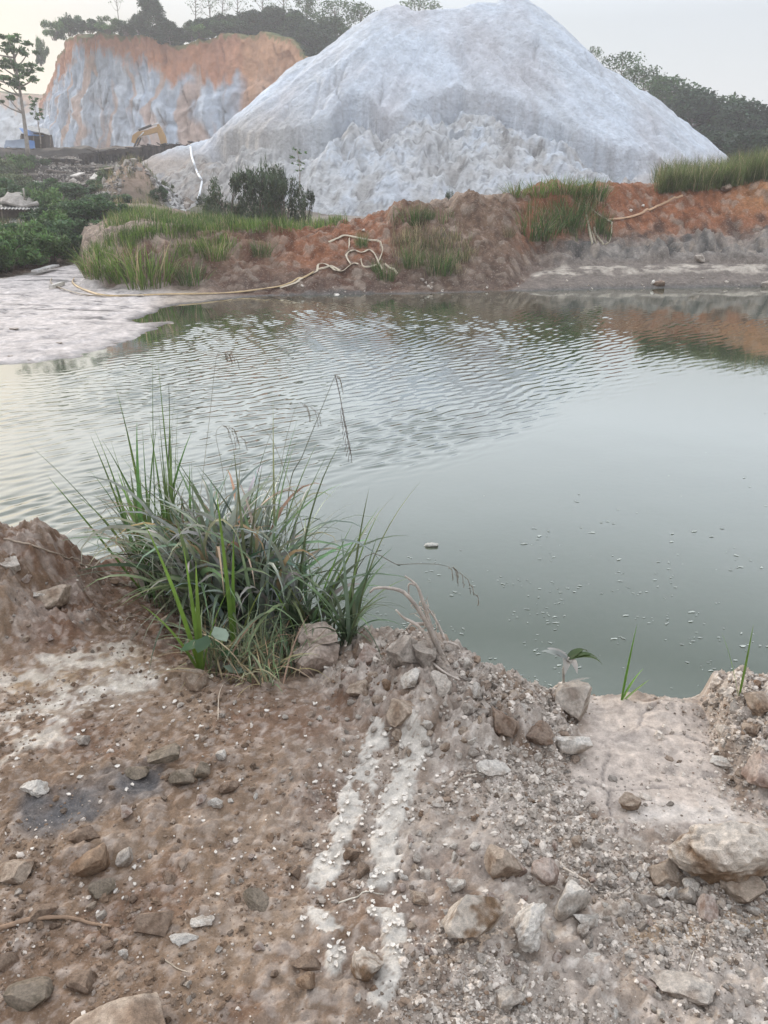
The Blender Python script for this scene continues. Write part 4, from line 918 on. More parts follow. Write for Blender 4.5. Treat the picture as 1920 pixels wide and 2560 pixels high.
# a few leaning out to the left over the water
P = root_pts(390, 1480, 40, 30, 2); n = len(P)
blades(mb, rel(P, B1), gg.uniform(.7, 1.15, n), gg.uniform(.012, .018, n), gg.normal(math.pi, .35, n), gg.uniform(.35, .7, n), gg.uniform(.0, .4, n), 10, vary(GREEN*.85, n, gg), 0, .18)
mb.build('green_leaves', M['blade'], e1)
mb = MB(); P = root_pts(450, 1480, 90, 60, 150); n = len(P)
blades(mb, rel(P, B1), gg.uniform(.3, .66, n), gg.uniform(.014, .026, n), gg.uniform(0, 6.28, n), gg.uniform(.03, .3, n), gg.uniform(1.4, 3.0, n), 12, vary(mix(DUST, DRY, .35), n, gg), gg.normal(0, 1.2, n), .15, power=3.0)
mb.build('dusty_leaves', M['blade'], e1)
# arching grey-green tussock
B2 = ground_pt(680, 1590); e2 = empty('grass_clump', Vector(B2), 'dense grey-green tussock with arching leaves in the middle of the tall shore grass', 'grass', 'tussocks of the tall shore grass')
mb = MB(); P = root_pts(670, 1565, 185, 62, 520); n = len(P)
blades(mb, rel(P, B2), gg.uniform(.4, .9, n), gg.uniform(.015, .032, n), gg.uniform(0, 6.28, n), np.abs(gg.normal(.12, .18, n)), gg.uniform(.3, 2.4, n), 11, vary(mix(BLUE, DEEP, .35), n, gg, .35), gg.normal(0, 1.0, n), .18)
P = root_pts(700, 1580, 130, 40, 26); n = len(P)
blades(mb, rel(P, B2), gg.uniform(.8, 1.15, n), gg.uniform(.010, .017, n), gg.normal(.3, 1.2, n), gg.uniform(.05, .3, n), gg.uniform(.1, .7, n), 11, vary(mix(BLUE, GREEN, .4), n, gg, .25), gg.normal(0, .7, n), .18)
mb.build('green_leaves', M['blade'], e2)
mb = MB(); P = root_pts(660, 1570, 190, 60, 420); n = len(P)
blades(mb, rel(P, B2), gg.uniform(.35, .95, n), gg.uniform(.014, .032, n), gg.uniform(0, 6.28, n), gg.uniform(.03, .3, n), gg.uniform(1.2, 3.3, n), 13, vary(DUST, n, gg, .28), gg.normal(0, 1.4, n), .15, power=3.2)
P = root_pts(640, 1585, 150, 45, 70); n = len(P)
blades(mb, rel(P, B2), gg.uniform(.45, .9, n), gg.uniform(.028, .040, n), gg.uniform(0, 6.28, n), gg.uniform(.03, .35, n), gg.uniform(1.0, 3.0, n), 13, vary(DUST*1.12, n, gg, .18), gg.normal(0, 1.0, n), .16, power=3.5)
mb.build('dusty_leaves', M['blade'], e2)
mb = MB(); P = root_pts(640, 1550, 160, 55, 170); n = len(P)
blades(mb, rel(P, B2), gg.uniform(.45, .98, n), gg.uniform(.012, .027, n), gg.uniform(0, 6.28, n), gg.uniform(.05, .4, n), gg.uniform(1.2, 3.2, n), 13, vary(mix(DRY, np.array([.30, .2, .13]), .4), n, gg, .3), gg.normal(0, 1.5, n), .15, power=3.5)
mb.build('dry_leaves', M['blade'], e2)
# right-hand fringe by the water
B3 = ground_pt(845, 1600); e3 = empty('grass_clump', Vector(B3), 'loose fringe of narrow dark leaves at the water side of the tall shore grass', 'grass', 'tussocks of the tall shore grass')
mb = MB(); P = root_pts(815, 1595, 75, 34, 190); n = len(P)
blades(mb, rel(P, B3), gg.uniform(.22, .52, n), gg.uniform(.009, .017, n), gg.uniform(0, 6.28, n), np.abs(gg.normal(.1, .2, n)), gg.uniform(.3, 2.2, n), 10, vary(mix(BLUE, DEEP, .5), n, gg, .3), gg.normal(0, .8, n), .18)
P = root_pts(875, 1590, 25, 20, 5); n = len(P)
blades(mb, rel(P, B3), gg.uniform(.5, .72, n), gg.uniform(.011, .015, n), gg.normal(0, .8, n), gg.uniform(.0, .25, n), gg.uniform(.1, .7, n), 10, vary(mix(GREEN, BLUE, .4), n, gg), 0, .18)
mb.build('green_leaves', M['blade'], e3)
# flowering stalks
def stalk(name, par, org, pts, r0, col, head=None):
    c = curve3([np.asarray(p)-org for p in pts], 24); m_ = MB(); m_.tube(c, np.linspace(r0, r0*.35, 24), 5, col); st = m_.build(name, M['twig'], par)
    if head:
        h_ = MB(); seed_head(h_, c[-1], head[0], head[1], head[2], np.array([.20, .16, .12])); h_.build('seed_head', M['twig'], st)
D2 = 3.35
stalk('flower_stalk', e2, B2, [ground_pt(700, 1585), V(722, 1230, D2), V(760, 1130, D2+.02), V(838, 938, D2+.05)], .0032, (.13, .13, .08), (-.2, 2, .05))
m_ = MB(); tp = V(838, 938, D2+.05); q = curve3([np.array(tp)-B2, np.array(V(850, 990, D2+.05))-B2, np.array(V(862, 1060, D2+.05))-B2, np.array(V(875, 1130, D2+.05))-B2], 16); m_.tube(q, np.linspace(.0022, .001, 16), 4, (.14, .11, .09))
for j in range(7, 16):
    for s_ in (-1, 1): m_.tube([q[j], q[j]+np.array([s_*.006, 0, -.02]), q[j]+np.array([s_*.009+gg.normal(0, .004), 0, -.05])], .0011, 4, (.16, .12, .10))
m_.build('seed_head', M['twig'], e2)
stalk('flower_stalk', e2, B2, [ground_pt(600, 1560), V(560, 1200, 3.4), V(540, 1090, 3.42), V(556, 1062, 3.43)], .0016, (.20, .18, .12), (0.1, 7, .07))
stalk('flower_stalk', e2, B2, [ground_pt(640, 1560), V(700, 1180, 3.5), V(735, 1030, 3.52), V(755, 1010, 3.53)], .0014, (.20, .18, .12), (0.1, 5, .06))
stalk('flower_stalk', e1, B1, [ground_pt(470, 1500), V(520, 1080, 3.7), V(540, 900, 3.72), V(556, 880, 3.73)], .0014, (.20, .18, .12), (0.1, 6, .05))
stalk('flower_stalk', e3, B3, [ground_pt(840, 1600), V(890, 1432, 2.75), V(1000, 1412, 2.72), V(1080, 1410, 2.72), V(1120, 1416, 2.72)], .0022, (.15, .13, .10), (-.1, 8, .065))
stalk('flower_stalk', e2, B2, [ground_pt(760, 1590), V(770, 1380, 3.0), V(690, 1120, 3.1), V(640, 1060, 3.1)], .0018, (.24, .20, .13))
stalk('flower_stalk', e1, B1, [ground_pt(440, 1490), V(422, 1200, 3.5), V(424, 1060, 3.5), V(422, 965, 3.5)], .0035, (.07, .08, .045))
# short bright grass in front
B4 = ground_pt(640, 1670); e4 = empty('grass_clump', Vector(B4), 'short pale yellow-green grass in front of the tall shore grass by the blocky boulder', 'grass')
mb = MB(); P = root_pts(640, 1650, 140, 62, 420); n = len(P)
blades(mb, rel(P, B4), gg.uniform(.10, .36, n), gg.uniform(.004, .009, n), gg.uniform(0, 6.28, n), np.abs(gg.normal(.2, .25, n)), gg.uniform(.3, 1.8, n), 8, vary(mix(np.array([.20, .24, .085]), DUST, .4), n, gg, .3), gg.normal(0, .8, n), .16)
P = root_pts(740, 1600, 60, 30, 10); n = len(P)
mb.build('green_leaves', M['blade'], e4)
mb = MB(); P = root_pts(640, 1660, 130, 60, 230); n = len(P)
blades(mb, rel(P, B4), gg.uniform(.12, .34, n), gg.uniform(.003, .008, n), gg.uniform(0, 6.28, n), gg.uniform(.2, .8, n), gg.uniform(.6, 2.0, n), 8, vary(DRY*1.05, n, gg, .2), gg.normal(0, 1, n), .16)
mb.build('dry_leaves', M['blade'], e4)
# bright single shoots
def shoot(px, py, lst, label, grp=None, w=.013, cat='grass', name='grass_shoot', col=None):
    b = ground_pt(px, py); m_ = MB()
    for L_, ph, th, kp in lst: blades(m_, np.zeros((1, 3))-np.array([0, 0, .01]), [L_], [w*gg.uniform(.8, 1.1)], [ph], [th], [kp], 10, vary(col if col is not None else np.array([.14, .24, .04]), 1, gg, .1), [gg.normal(0, .3)], .18)
    return tag(m_.build(name, M['blade'], None, True, Vector(b)), label, cat, grp)
shoot(505, 1690, [(.62, 2.5, .25, .35), (.45, 1.6, .12, .2), (.40, .6, .2, .5), (.36, 3.0, .35, .6), (.5, 2.0, .1, .25)], 'bright green shoot at the left front of the grass, beside the broad leaves', w=.02)
shoot(588, 1660, [(.72, 2.0, .02, .18), (.55, 1.2, .06, .15), (.4, .3, .2, .5)], 'tall bright green shoot standing in front of the arching tussock', w=.02)
shoot(760, 1640, [(.72, .2, .35, .25), (.6, .6, .3, .3), (.45, 2.6, .3, .6)], 'yellow-green shoot leaning right over the blocky boulder', w=.015)
shoot(1553, 1752, [(.30, .9, .12, .12), (.15, .3, .3, .5), (.13, .1, .7, .2)], 'green reed shoot at the water edge beside the drooping plant', w=.011)
shoot(1848, 1740, [(.27, 1.5, .0, .06), (.25, 2.9, .28, .2)], 'two-bladed green reed shoot behind the right-hand rubble heap', w=.009)
# a small broad-leaved weed
b = ground_pt(540, 1700); e5 = empty('broad_leaf_weed', Vector(b), 'small dark green broad-leaved weed at the front left of the grass', 'weed')
for k in range(7):
    mb = MB()
    a = k*.9; l = .085; h0 = .06+.03*k
    c0 = np.array([.03*math.cos(a), .03*math.sin(a), h0]); d = np.array([math.cos(a), math.sin(a), -.25]); s_ = np.array([-math.sin(a), math.cos(a), 0])
    v = [c0, c0+d*l*.35+s_*l*.33, c0+d*l*.7+s_*l*.28, c0+d*l, c0+d*l*.7-s_*l*.28, c0+d*l*.35-s_*l*.33, c0+d*l*.5+np.array([0, 0, -.008])]
    mb.add(v, np.array([[0, 1, 6], [1, 2, 6], [2, 3, 6], [3, 4, 6], [4, 5, 6], [5, 0, 6]]), np.array([.035, .075, .03])*gg.uniform(.8, 1.4) if k % 3 else np.array([.22, .27, .20]))
    mb.build('leaf', M['blade'], e5)
mb = MB(); mb.tube([(0, 0, -.02), (.01, 0, .12), (0, .01, .27)], [.004, .003, .002], 5, (.1, .12, .06)); mb.build('stem', M['twig'], e5)
# drooping dusty plant on the water edge
b = ground_pt(1402, 1735); e6 = empty('drooping_plant', Vector(b), 'wilted dusty plant with hanging leaves above the rounded pale boulder', 'plant')
mb = MB(); mb.tube(curve3([(0, 0, -.03), (.005, .0, .05), (.0, 0, .11), (.015, 0, .15)], 10), np.linspace(.005, .003, 10), 6, (.35, .31, .26)); mb.build('stem', M['twig'], e6)
mb = MB()
for az, l, cc in ((3.1, .10, (.30, .31, .28)), (2.7, .08, (.38, .36, .33)), (.1, .12, (.05, .085, .02)), (-.2, .13, (.07, .10, .03)), (.6, .11, (.05, .08, .02)), (-1.4, .09, (.40, .36, .32)), (-1.9, .10, (.36, .33, .29))):
    mb = MB(); blades(mb, np.array([[.012, 0, .145]]), [l], [.034], [az], [1.0], [1.6 if abs(az) < 2 else .7], 7, np.array([cc]), [.3], .2); mb.build('leaf', M['blade'], e6)
mb = MB(); blades(mb, np.array([[.004, 0, .035]]), [.10], [.022], [.1], [1.1], [.5], 7, np.array([[.42, .40, .36]]), [.2], .2)
mb.build('leaf', M['blade'], e6)
# the dry root tangle on the berm
b = ground_pt(1090, 1655); e7 = empty('dry_root', Vector(b), 'bleached dry root with branching twigs sticking up from the berm crest', 'dead root')
b = np.array(b); Dr = b[1]; mb = MB(); tw = (.42, .36, .31)
def tw_(pts, r0, r1, dy=0, n=14): mb.tube(curve3([np.array(V(px, py, Dr+dd))-b for px, py, dd in pts], n), np.linspace(r0, r1, n), 6, np.array(tw)*gg.uniform(.8, 1.15))
tw_([(1118, 1668, 0), (1085, 1590, 0), (1056, 1500, .02), (1040, 1462, .03), (1012, 1440, .04)], .010, .003)
tw_([(1110, 1660, 0), (1068, 1560, -.02), (1020, 1490, -.03), (985, 1472, -.04), (940, 1470, -.05), (925, 1482, -.05)], .009, .003)
tw_([(1098, 1640, 0), (1050, 1570, -.03), (1010, 1545, -.05), (990, 1525, -.06)], .008, .003)
tw_([(1112, 1600, 0), (1090, 1550, .03), (1060, 1508, .04)], .005, .003)
tw_([(1040, 1462, .03), (1022, 1462, .03), (1024, 1500, .03)], .004, .002)
tw_([(1120, 1605, 0), (1145, 1615, 0), (1155, 1632, 0)], .005, .002)
tw_([(1060, 1560, 0), (1030, 1560, -.02), (1018, 1572, -.02)], .006, .002)
tw_([(1060, 1640, 0), (1110, 1680, -.06), (1150, 1700, -.1)], .005, .003)
tw_([(1110, 1690, -.02), (1085, 1610, 0), (1062, 1540, .01)], .012, .005)
mb.build('branch', M['twig'], e7); mb = MB()
for k in range(60):
    t = gg.random(); p0 = np.array(V(1118-70*t+gg.normal(0, 6), 1690-190*t+gg.normal(0, 8), Dr+gg.normal(0, .02)))-b
    d = np.array([gg.normal(0, 1), gg.normal(0, 1), gg.normal(-.4, .8)]); d /= np.linalg.norm(d); l = gg.uniform(.02, .08)
    mb.tube(curve3([p0, p0+d*l*.5+gg.normal(0, .01, 3), p0+d*l], 6), np.linspace(.0022, .0008, 6), 4, np.array([.36, .30, .25])*gg.uniform(.7, 1.3))
mb.build('root_hairs', M['twig'], e7)
# twigs and straws on the soil
TW = [([(0, 2325), (90, 2300), (170, 2298), (230, 2312), (280, 2320)], .0065, 'long dry brown root lying on the soil at the lower left', (.27, .18, .12)),
      ([(1408, 2172), (1450, 2195), (1490, 2226), (1540, 2236), (1582, 2216)], .0035, 'curved pale root between the boulders of the lower right', (.47, .40, .33)),
      ([(1345, 2216), (1375, 2218), (1400, 2226)], .004, 'short pale stick beside the clean white boulder', (.5, .43, .36)),
      ([(1295, 2505), (1305, 2480), (1315, 2470)], .0035, 'short straw standing near the bottom border', (.52, .45, .36)),
      ([(1210, 2412), (1255, 2395), (1292, 2378)], .0022, 'thin straw in front of the rough lumpy boulder', (.5, .42, .33)),
      ([(1665, 2480), (1710, 2450), (1728, 2400), (1735, 2380)], .0022, 'bent straw across the broad pale clod', (.47, .41, .34)),
      ([(845, 2258), (890, 2244), (960, 2236)], .0026, 'pale straw lying across the mud tracks', (.54, .49, .41)),
      ([(1160, 1943), (1200, 1932)], .0024, 'pale stick lying left of the flat chalk-white rock', (.52, .46, .38)),
      ([(200, 1412), (250, 1440), (310, 1462), (350, 1472)], .005, 'dry stalk lying left of the tall shore grass', (.35, .28, .21)),
      ([(10, 1352), (90, 1368), (170, 1398), (215, 1412)], .0045, 'long dry stalk on the crest of the left-hand soil hump', (.33, .26, .20)),
      ([(240, 1408), (300, 1372), (320, 1352), (380, 1366), (440, 1366)], .004, 'bent dry stalk at the left foot of the tall shore grass', (.36, .28, .21)),
      ([(310, 1575), (322, 1545), (380, 1548)], .0022, 'thin straw on the reddish soil left of the grass', (.45, .36, .27)),
      ([(545, 1800), (550, 1730), (580, 1690)], .0018, 'fine straw hanging down from the short grass', (.5, .41, .32)),
      ([(410, 2400), (440, 2420), (470, 2432)], .002, 'fine straw in the lower left soil', (.42, .34, .26))]
for pts, r_, lab, c_ in TW:
    P = np.array([np.array(NEAR.at(px, py, y0=.7)) for px, py in pts])+np.array([0, 0, r_*.8]); mb = MB(); n = 20 if len(pts) > 2 else 6
    cv = curve3(P, n); cv[:, 2] = np.maximum(cv[:, 2], NEAR.z(cv[:, 0], cv[:, 1])+r_*.6) ; mb.tube(cv, np.linspace(r_, r_*.5, n), 6, c_)
    tag(mb.build('dry_stalk' if 'stalk' in lab else 'dry_twig', M['twig'], None), lab, 'twig')
# the pale lump that floats in the pond
me = rock_data('floating_lump', 4242, 4, .42, 6, .18, (.40, .38, .33), (.62, .60, .55), 1.3); o = link('floating_lump', me)
p = at_z(1080, 1364, .0); s = 17*5.1/FPX; o.location = (p[0], p[1], .012); o.scale = (s, s*.8, s); tag(o, 'pale lump floating alone on the calm water', 'floating debris')
# ------------------------------------------------------------------ trees and bushes
tg = np.random.default_rng(51)
def leaves(mb, c, size, col, flat=0.0, asp=.55, g=tg):
    """c (n,3) leaf centres; each a small bent leaf-like pair of faces"""
    n = len(c); size = np.broadcast_to(np.asarray(size, float), (n,))[:, None]
    d = g.normal(0, 1, (n, 3)); d[:, 2] = d[:, 2]*(1-flat)-.25; d /= np.linalg.norm(d, axis=1)[:, None]
    r = g.normal(0, 1, (n, 3)); r[:, 2] += flat*3; s = np.cross(d, r); s /= np.linalg.norm(s, axis=1)[:, None]+1e-9; nn = np.cross(s, d)
    v = np.stack([c-d*size, c-s*size*asp-nn*size*.12, c+d*size, c+s*size*asp-nn*size*.12], 1).reshape(-1, 3)
    o = np.arange(n)[:, None]*4
    mb.add(v, np.concatenate([o+np.array([0, 1, 2]), o+np.array([0, 2, 3])]), np.repeat(col, 4, 0))
def blob_pts(c, r, n, g=tg, shell=.55):
    d = g.normal(0, 1, (n, 3)); d /= np.linalg.norm(d, axis=1)[:, None]
    return np.asarray(c)+d*np.asarray(r)*(shell+(1-shell)*g.random((n, 1))**.5)*(g.random((n, 1))**.25)
LEAFC = np.array([.055, .10, .035]); LEAFD = np.array([.035, .065, .03])
def tree_parts(seed, H, crown_w, bole, ncl, leaf, nleaf, flat=.6, col=LEAFC, top=1.0, open_=0.0, layers=None):
    """a tapered trunk with limbs that end in separate leaf clusters; returns trunk and crown meshes"""
    g = np.random.default_rng(seed); tr = MB(); cr = MB(); r0 = H*.016+.05
    lean = g.normal(0, .03, 2)*H
    tp = curve3([(0, 0, -.6), (lean[0]*.1, lean[1]*.1, H*.3), (lean[0]*.6, lean[1]*.6, H*.65), (lean[0], lean[1], H*.92)], 14)
    tr.tube(tp, np.linspace(r0, r0*.22, 14), 7, (.25, .22, .19))
    for k in range(ncl):
        if layers: hz_ = layers[k % len(layers)]*H
        else: hz_ = H*(bole+(1-bole)*((k+.5)/ncl)**.8)
        f = (hz_/H-bole)/(1-bole+1e-6); wr = crown_w*.5*math.sin(math.pi*min(1, max(.12, .25+.62*f)))*(g.uniform(.45, 1.1))
        a = k*2.4+g.normal(0, .5); c = np.array([math.cos(a)*wr, math.sin(a)*wr, hz_])+np.array([lean[0]*hz_/H, lean[1]*hz_/H, 0])
        i = min(13, max(2, int(13*(hz_/H-.12)))); p0 = tp[i]
        tr.tube(curve3([p0, (p0+c)/2+np.array([0, 0, -.05*H*g.random()]), c], 6), np.linspace(r0*.35, r0*.08, 6), 5, (.25, .22, .19))
        rad = crown_w*(.15+.10*g.random())*np.array([1, 1, 1-.55*flat])
        m_ = int(nleaf*g.uniform(.6, 1.3)); pts = blob_pts(c, rad, m_, g, .35)
        sh = g.uniform(.75, 1.3); cc = col*sh*(1+.25*g.normal(0, 1, (m_, 1)))*(1+.06*g.normal(0, 1, (m_, 3)))
        leaves(cr, pts, leaf*g.uniform(.6, 1.25, m_), np.clip(cc, .01, .4), .3*flat, .5, g)
    return tr.data('trunk', M['bark']), cr.data('crown', M['leaf'], False)
KIND = {'dense': [tree_parts(60+k, 9, 8.5, .02, 44, .34, 150, .25, LEAFD*1.05) for k in range(3)],
        'round': [tree_parts(70+k, 10, 8.5, .15, 40, .32, 120, .35, LEAFC) for k in range(2)],
        'open': [tree_parts(80+k, 13, 10, .42, 24, .30, 60, .7, LEAFC*1.1) for k in range(3)],
        'thin': [tree_parts(90+k, 12, 6, .55, 12, .24, 16, .5, LEAFC*1.3) for k in range(3)]}
HREF = {'dense': 9.8, 'round': 10.8, 'open': 13.4, 'thin': 12.4}
def tree(kind, px, ytop, ybase, Y, label, group, var=0, wide=1.0, name='tree'):
    tr, cr = KIND[kind][var % len(KIND[kind])]; a = at_y(px, ybase, Y); b = at_y(px, ytop, Y); s = (b[2]-a[2])/HREF[kind]
    e = empty(name, Vector(a), label, 'tree', group, tg.uniform(0, 6.28)); e.scale = (s*wide, s*wide, s)
    link('trunk', tr, e); link('crown', cr, e); return e
G1 = 'trees along the top of the quarry cliff'
TL = [ # kind, px, ytop, ybase, Y, label, var, wide
 ('dense', 385, -8, 95, 130, 'tall dark bushy tree, highest on the left part of the cliff top', 0, 1.0),
 ('dense', 345, 38, 85, 131, 'dark bushy tree just left of the tallest one on the cliff top', 1, 1.2),
 ('dense', 425, 55, 110, 129, 'low dark tree in the dip of the cliff edge', 2, 1.5),
 ('round', 480, 52, 105, 130, 'dark round tree right of the dip in the cliff edge', 0, 1.3),
 ('dense', 535, 45, 92, 131, 'dark tree behind the orange rim in the middle of the cliff top', 1, 1.5),
 ('round', 590, 40, 88, 132, 'dark round tree under the thin bare-stemmed trees on the cliff', 1, 1.4),
 ('dense', 640, 26, 90, 131, 'tall dark tree where the wood on the cliff grows thick', 0, 1.3),
 ('dense', 690, 18, 108, 132, 'broad dark tree in the thick of the wood on the cliff', 2, 1.3),
 ('round', 735, 30, 140, 132, 'dark tree where the cliff rim slopes down to the white heap', 0, 1.1),
 ('dense', 770, 60, 165, 128, 'dark tree low on the sloping cliff rim beside the white heap', 1, 1.1),
 ('dense', 810, 75, 180, 126, 'dark tree half hidden behind the left shoulder of the white heap', 0, 1.1),
 ('open', 770, -10, 150, 138, 'tall open tree with sky showing through, above the sloping rim', 0, 1.0),
 ('open', 840, -2, 160, 136, 'open spreading tree left of the white heap summit', 1, 1.2),
 ('open', 900, 10, 170, 135, 'open tree whose crown touches the left slope of the white heap', 2, 1.2),
 ('open', 1050, -6, 190, 150, 'tree top just showing behind the flat summit of the white heap', 0, 1.0),
 ('thin', 492, -22, 100, 136, 'leftmost thin bare-stemmed tree against the sky above the cliff', 0, 1.1),
 ('thin', 530, -30, 95, 138, 'thin bare-stemmed tree, second from the left against the sky', 1, 1.2),
 ('thin', 556, -20, 95, 136, 'thin bare-stemmed tree with a split top, third against the sky', 2, 1.2),
 ('thin', 596, -28, 92, 139, 'rightmost thin bare-stemmed tree beside the thick wood', 0, 1.1),
 ('thin', 660, -40, 100, 142, 'thin tree rising out of the thick wood on the cliff', 1, 1.2),
 ('thin', 715, -40, 110, 142, 'thin tree behind the thick wood near the sloping rim', 2, 1.2),
 ('thin', 300, -45, 80, 140, 'very thin tree leaning against the sky above the left cliff top', 1, .7)]
TL += [('dense', 505, 48, 98, 133, 'dark tree low in the hollow between the two cliff humps', 2, 1.6), ('dense', 565, 36, 90, 134, 'dark tree behind the second hump of the cliff top', 0, 1.6), ('dense', 618, 30, 92, 134, 'dark tree filling the gap before the thick wood', 1, 1.6),
 ('dense', 668, 22, 100, 134, 'dark tree inside the thick wood, left half', 2, 1.6), ('dense', 715, 24, 120, 134, 'dark tree inside the thick wood, right half', 0, 1.6), ('dense', 752, 45, 150, 131, 'dark tree just above the bend of the sloping rim', 1, 1.3), ('dense', 790, 60, 175, 130, 'dark tree on the lower part of the sloping rim', 2, 1.3), ('round', 830, 40, 180, 132, 'dark tree hugging the left outline of the white heap', 1, 1.1)]
for k, px, yt_, yb_, yy, lab, v_, w_ in TL: tree(k, px, yt_, yb_, yy, lab, G1, v_, w_)
G2 = 'trees behind the right flank of the white heap'
TR = [('open', 1478, 118, 260, 108, 'small open tree peeping over the upper right flank of the white heap', 0, .6), ('open', 1545, 132, 300, 106, 'open tree on the skyline behind the right flank of the heap', 1, 1.1), ('open', 1600, 165, 320, 104, 'open tree following the heap flank downward', 2, 1.2),
      ('round', 1660, 190, 380, 112, 'rounded tree of the wood behind the right flank', 0, 1.3), ('dense', 1720, 225, 400, 104, 'dark tree low behind the right foot of the white heap', 1, 1.3), ('round', 1790, 240, 410, 106, 'rounded dark tree above the right foot of the white heap', 1, 1.3),
      ('dense', 1850, 255, 415, 100, 'broad dark tree right of the white heap', 0, 1.4), ('dense', 1915, 270, 415, 98, 'dark tree at the right border behind the tall grass', 2, 1.4), ('round', 1985, 250, 420, 104, 'dark tree beyond the right border', 0, 1.4),
      ('dense', 1800, 330, 425, 84, 'low dark bushy tree at the very foot of the white heap', 1, 1.8), ('dense', 1875, 325, 430, 80, 'low dark bushy tree behind the grass on the right bank', 2, 1.9), ('dense', 1945, 320, 430, 78, 'low dark bushy tree at the right border', 0, 1.9)]
for k, px, yt_, yb_, yy, lab, v_, w_ in TR: tree(k, px, yt_, yb_, yy, lab, G2, v_, w_)
# the umbrella-shaped tree at the left, in flat layers of leaves
def layered(name, px0, py0, px1, py1, Y, pads, label, leaf, dens, bole_r):
    a = at_y(px0, py0, Y); e = empty(name, Vector(a), label, 'tree'); tr = MB(); cr = MB(); g = np.random.default_rng(len(pads)); b = at_y(px1, py1, Y)
    tp = curve3([np.array([0, 0, -.5]), (b-a)*.4+np.array([.1, 0, 0]), b-a], 14); tr.tube(tp, np.linspace(bole_r, bole_r*.35, 14), 8, (.36, .31, .27))
    for (px, py, w, h) in pads:
        c = at_y(px, py, Y+g.normal(0, .9))-a; rx_ = w*.56*Y/FPX*.97; rz_ = h*.85*Y/FPX
        i = int(np.argmin(np.linalg.norm(tp-c, axis=1)+np.maximum(0, tp[:, 2]-c[2])*3)); p0 = tp[max(4, i-1)]
        tr.tube(curve3([p0, (p0+c)/2-np.array([0, 0, .1]), c], 8), np.linspace(bole_r*.4, bole_r*.12, 8), 5, (.34, .29, .25))
        for q in range(max(3, int(w/11))):
            cc_ = c+np.array([g.uniform(-.8, .8)*rx_, g.uniform(-.8, .8)*rx_, g.uniform(-.5, .5)*rz_]); n = int(dens)
            pts = blob_pts(cc_, (rx_*.34, rx_*.34, rz_*.45), n, g, .2); tone = g.uniform(.7, 1.35)
            leaves(cr, pts, leaf*g.uniform(.6, 1.2, n), np.clip(LEAFC*1.7*tone*(1+.2*g.normal(0, 1, (n, 1))), .01, .4), .6, .42, g)
    tr.build('trunk', M['bark'], e); cr.build('crown', M['leaf'], e, False); return e
layered('tree', 68, 372, 32, 120, 74, [(20, 95, 70, 14), (50, 112, 70, 14), (10, 122, 70, 16), (70, 132, 46, 12), (30, 165, 90, 16), (-15, 150, 60, 16), (78, 172, 62, 14), (10, 190, 80, 14), (48, 198, 80, 14), (-25, 205, 60, 14), (92, 190, 40, 12), (24, 212, 66, 12), (-10, 250, 50, 10), (22, 246, 40, 10), (-60, 175, 70, 14), (-60, 120, 60, 14)],
        'tall pale-stemmed tree with flat layers of leaves above the blue-roofed hut', .22, 36, .21)
layered('sapling', 100, 345, 80, 242, 78, [(78, 242, 28, 9), (92, 254, 24, 8), (74, 262, 24, 8), (92, 272, 30, 8), (82, 288, 26, 8), (98, 298, 24, 8), (90, 284, 26, 8)], 'small sapling with drooping leaf tiers between the tall tree and the cliff', .16, 13, .06)
layered('sapling', 745, 470, 743, 372, 38, [(742, 374, 24, 8), (755, 384, 22, 8), (733, 392, 22, 8), (752, 404, 30, 8), (738, 412, 24, 7), (750, 424, 22, 7)], 'slim sapling with big leaves in front of the white heap by the dark shrub', .075, 9, .03)
# ---------- bushes on the left bank
def bush_data(seed, n, leaf, col, grassy=0.0, h=1.0, spiky=0.0):
    """a unit bush, about 2 wide and 1 high, on several stems"""
    g = np.random.default_rng(seed); st = MB(); fo = MB(); ncl = 20
    for k in range(ncl):
        a = g.uniform(0, 6.28); r = math.sqrt(g.random())*.80; c = np.array([r*math.cos(a), r*math.sin(a), (.10+.74*g.random())*(1-.42*r*r)*h])
        st.tube(curve3([(c[0]*.2, c[1]*.2, -.1), c*.5+np.array([0, 0, .05]), c], 6), np.linspace(.018, .006, 6), 4, (.16, .13, .10))
        m_ = int(n/ncl*g.uniform(.6, 1.4)); pts = blob_pts(c, np.array([.30, .30, .20])*g.uniform(.7, 1.2), m_, g, .3); pts[:, 2] = np.maximum(pts[:, 2], .01)
        t = g.uniform(.6, 1.5); leaves(fo, pts, leaf*g.uniform(.6, 1.3, m_), np.clip(col*t*(1+.25*g.normal(0, 1, (m_, 1)))*(1+.07*g.normal(0, 1, (m_, 3))), .008, .4), .2, .5, g)
        if spiky:
            m2 = 26; blades(fo, np.tile(c, (m2, 1))+g.normal(0, .08, (m2, 3)), g.uniform(.15, .34, m2)*spiky, .016, g.uniform(0, 6.28, m2), np.abs(g.normal(.2, .3, m2)), g.uniform(.2, 1.2, m2), 3, np.clip(col*1.5*(1+.25*g.normal(0, 1, (m2, 1))), .01, .4), g=g)
    return st.data('stem', M['bark']), fo.data('foliage', M['bush'], False)
BC = {'dark': np.array([.055, .10, .04]), 'mid': np.array([.085, .15, .045]), 'dusty': np.array([.12, .15, .075]), 'shrub': np.array([.06, .085, .045])}
BUSH = {'dark': [bush_data(110+k, 3600, .060, BC['dark']) for k in range(3)], 'mid': [bush_data(120+k, 3400, .058, BC['mid'], spiky=.7) for k in range(3)],
        'dusty': [bush_data(130+k, 2600, .062, BC['dusty'], spiky=.9) for k in range(2)], 'shrub': [bush_data(140+k, 2400, .040, BC['shrub'], spiky=.6) for k in range(2)]}
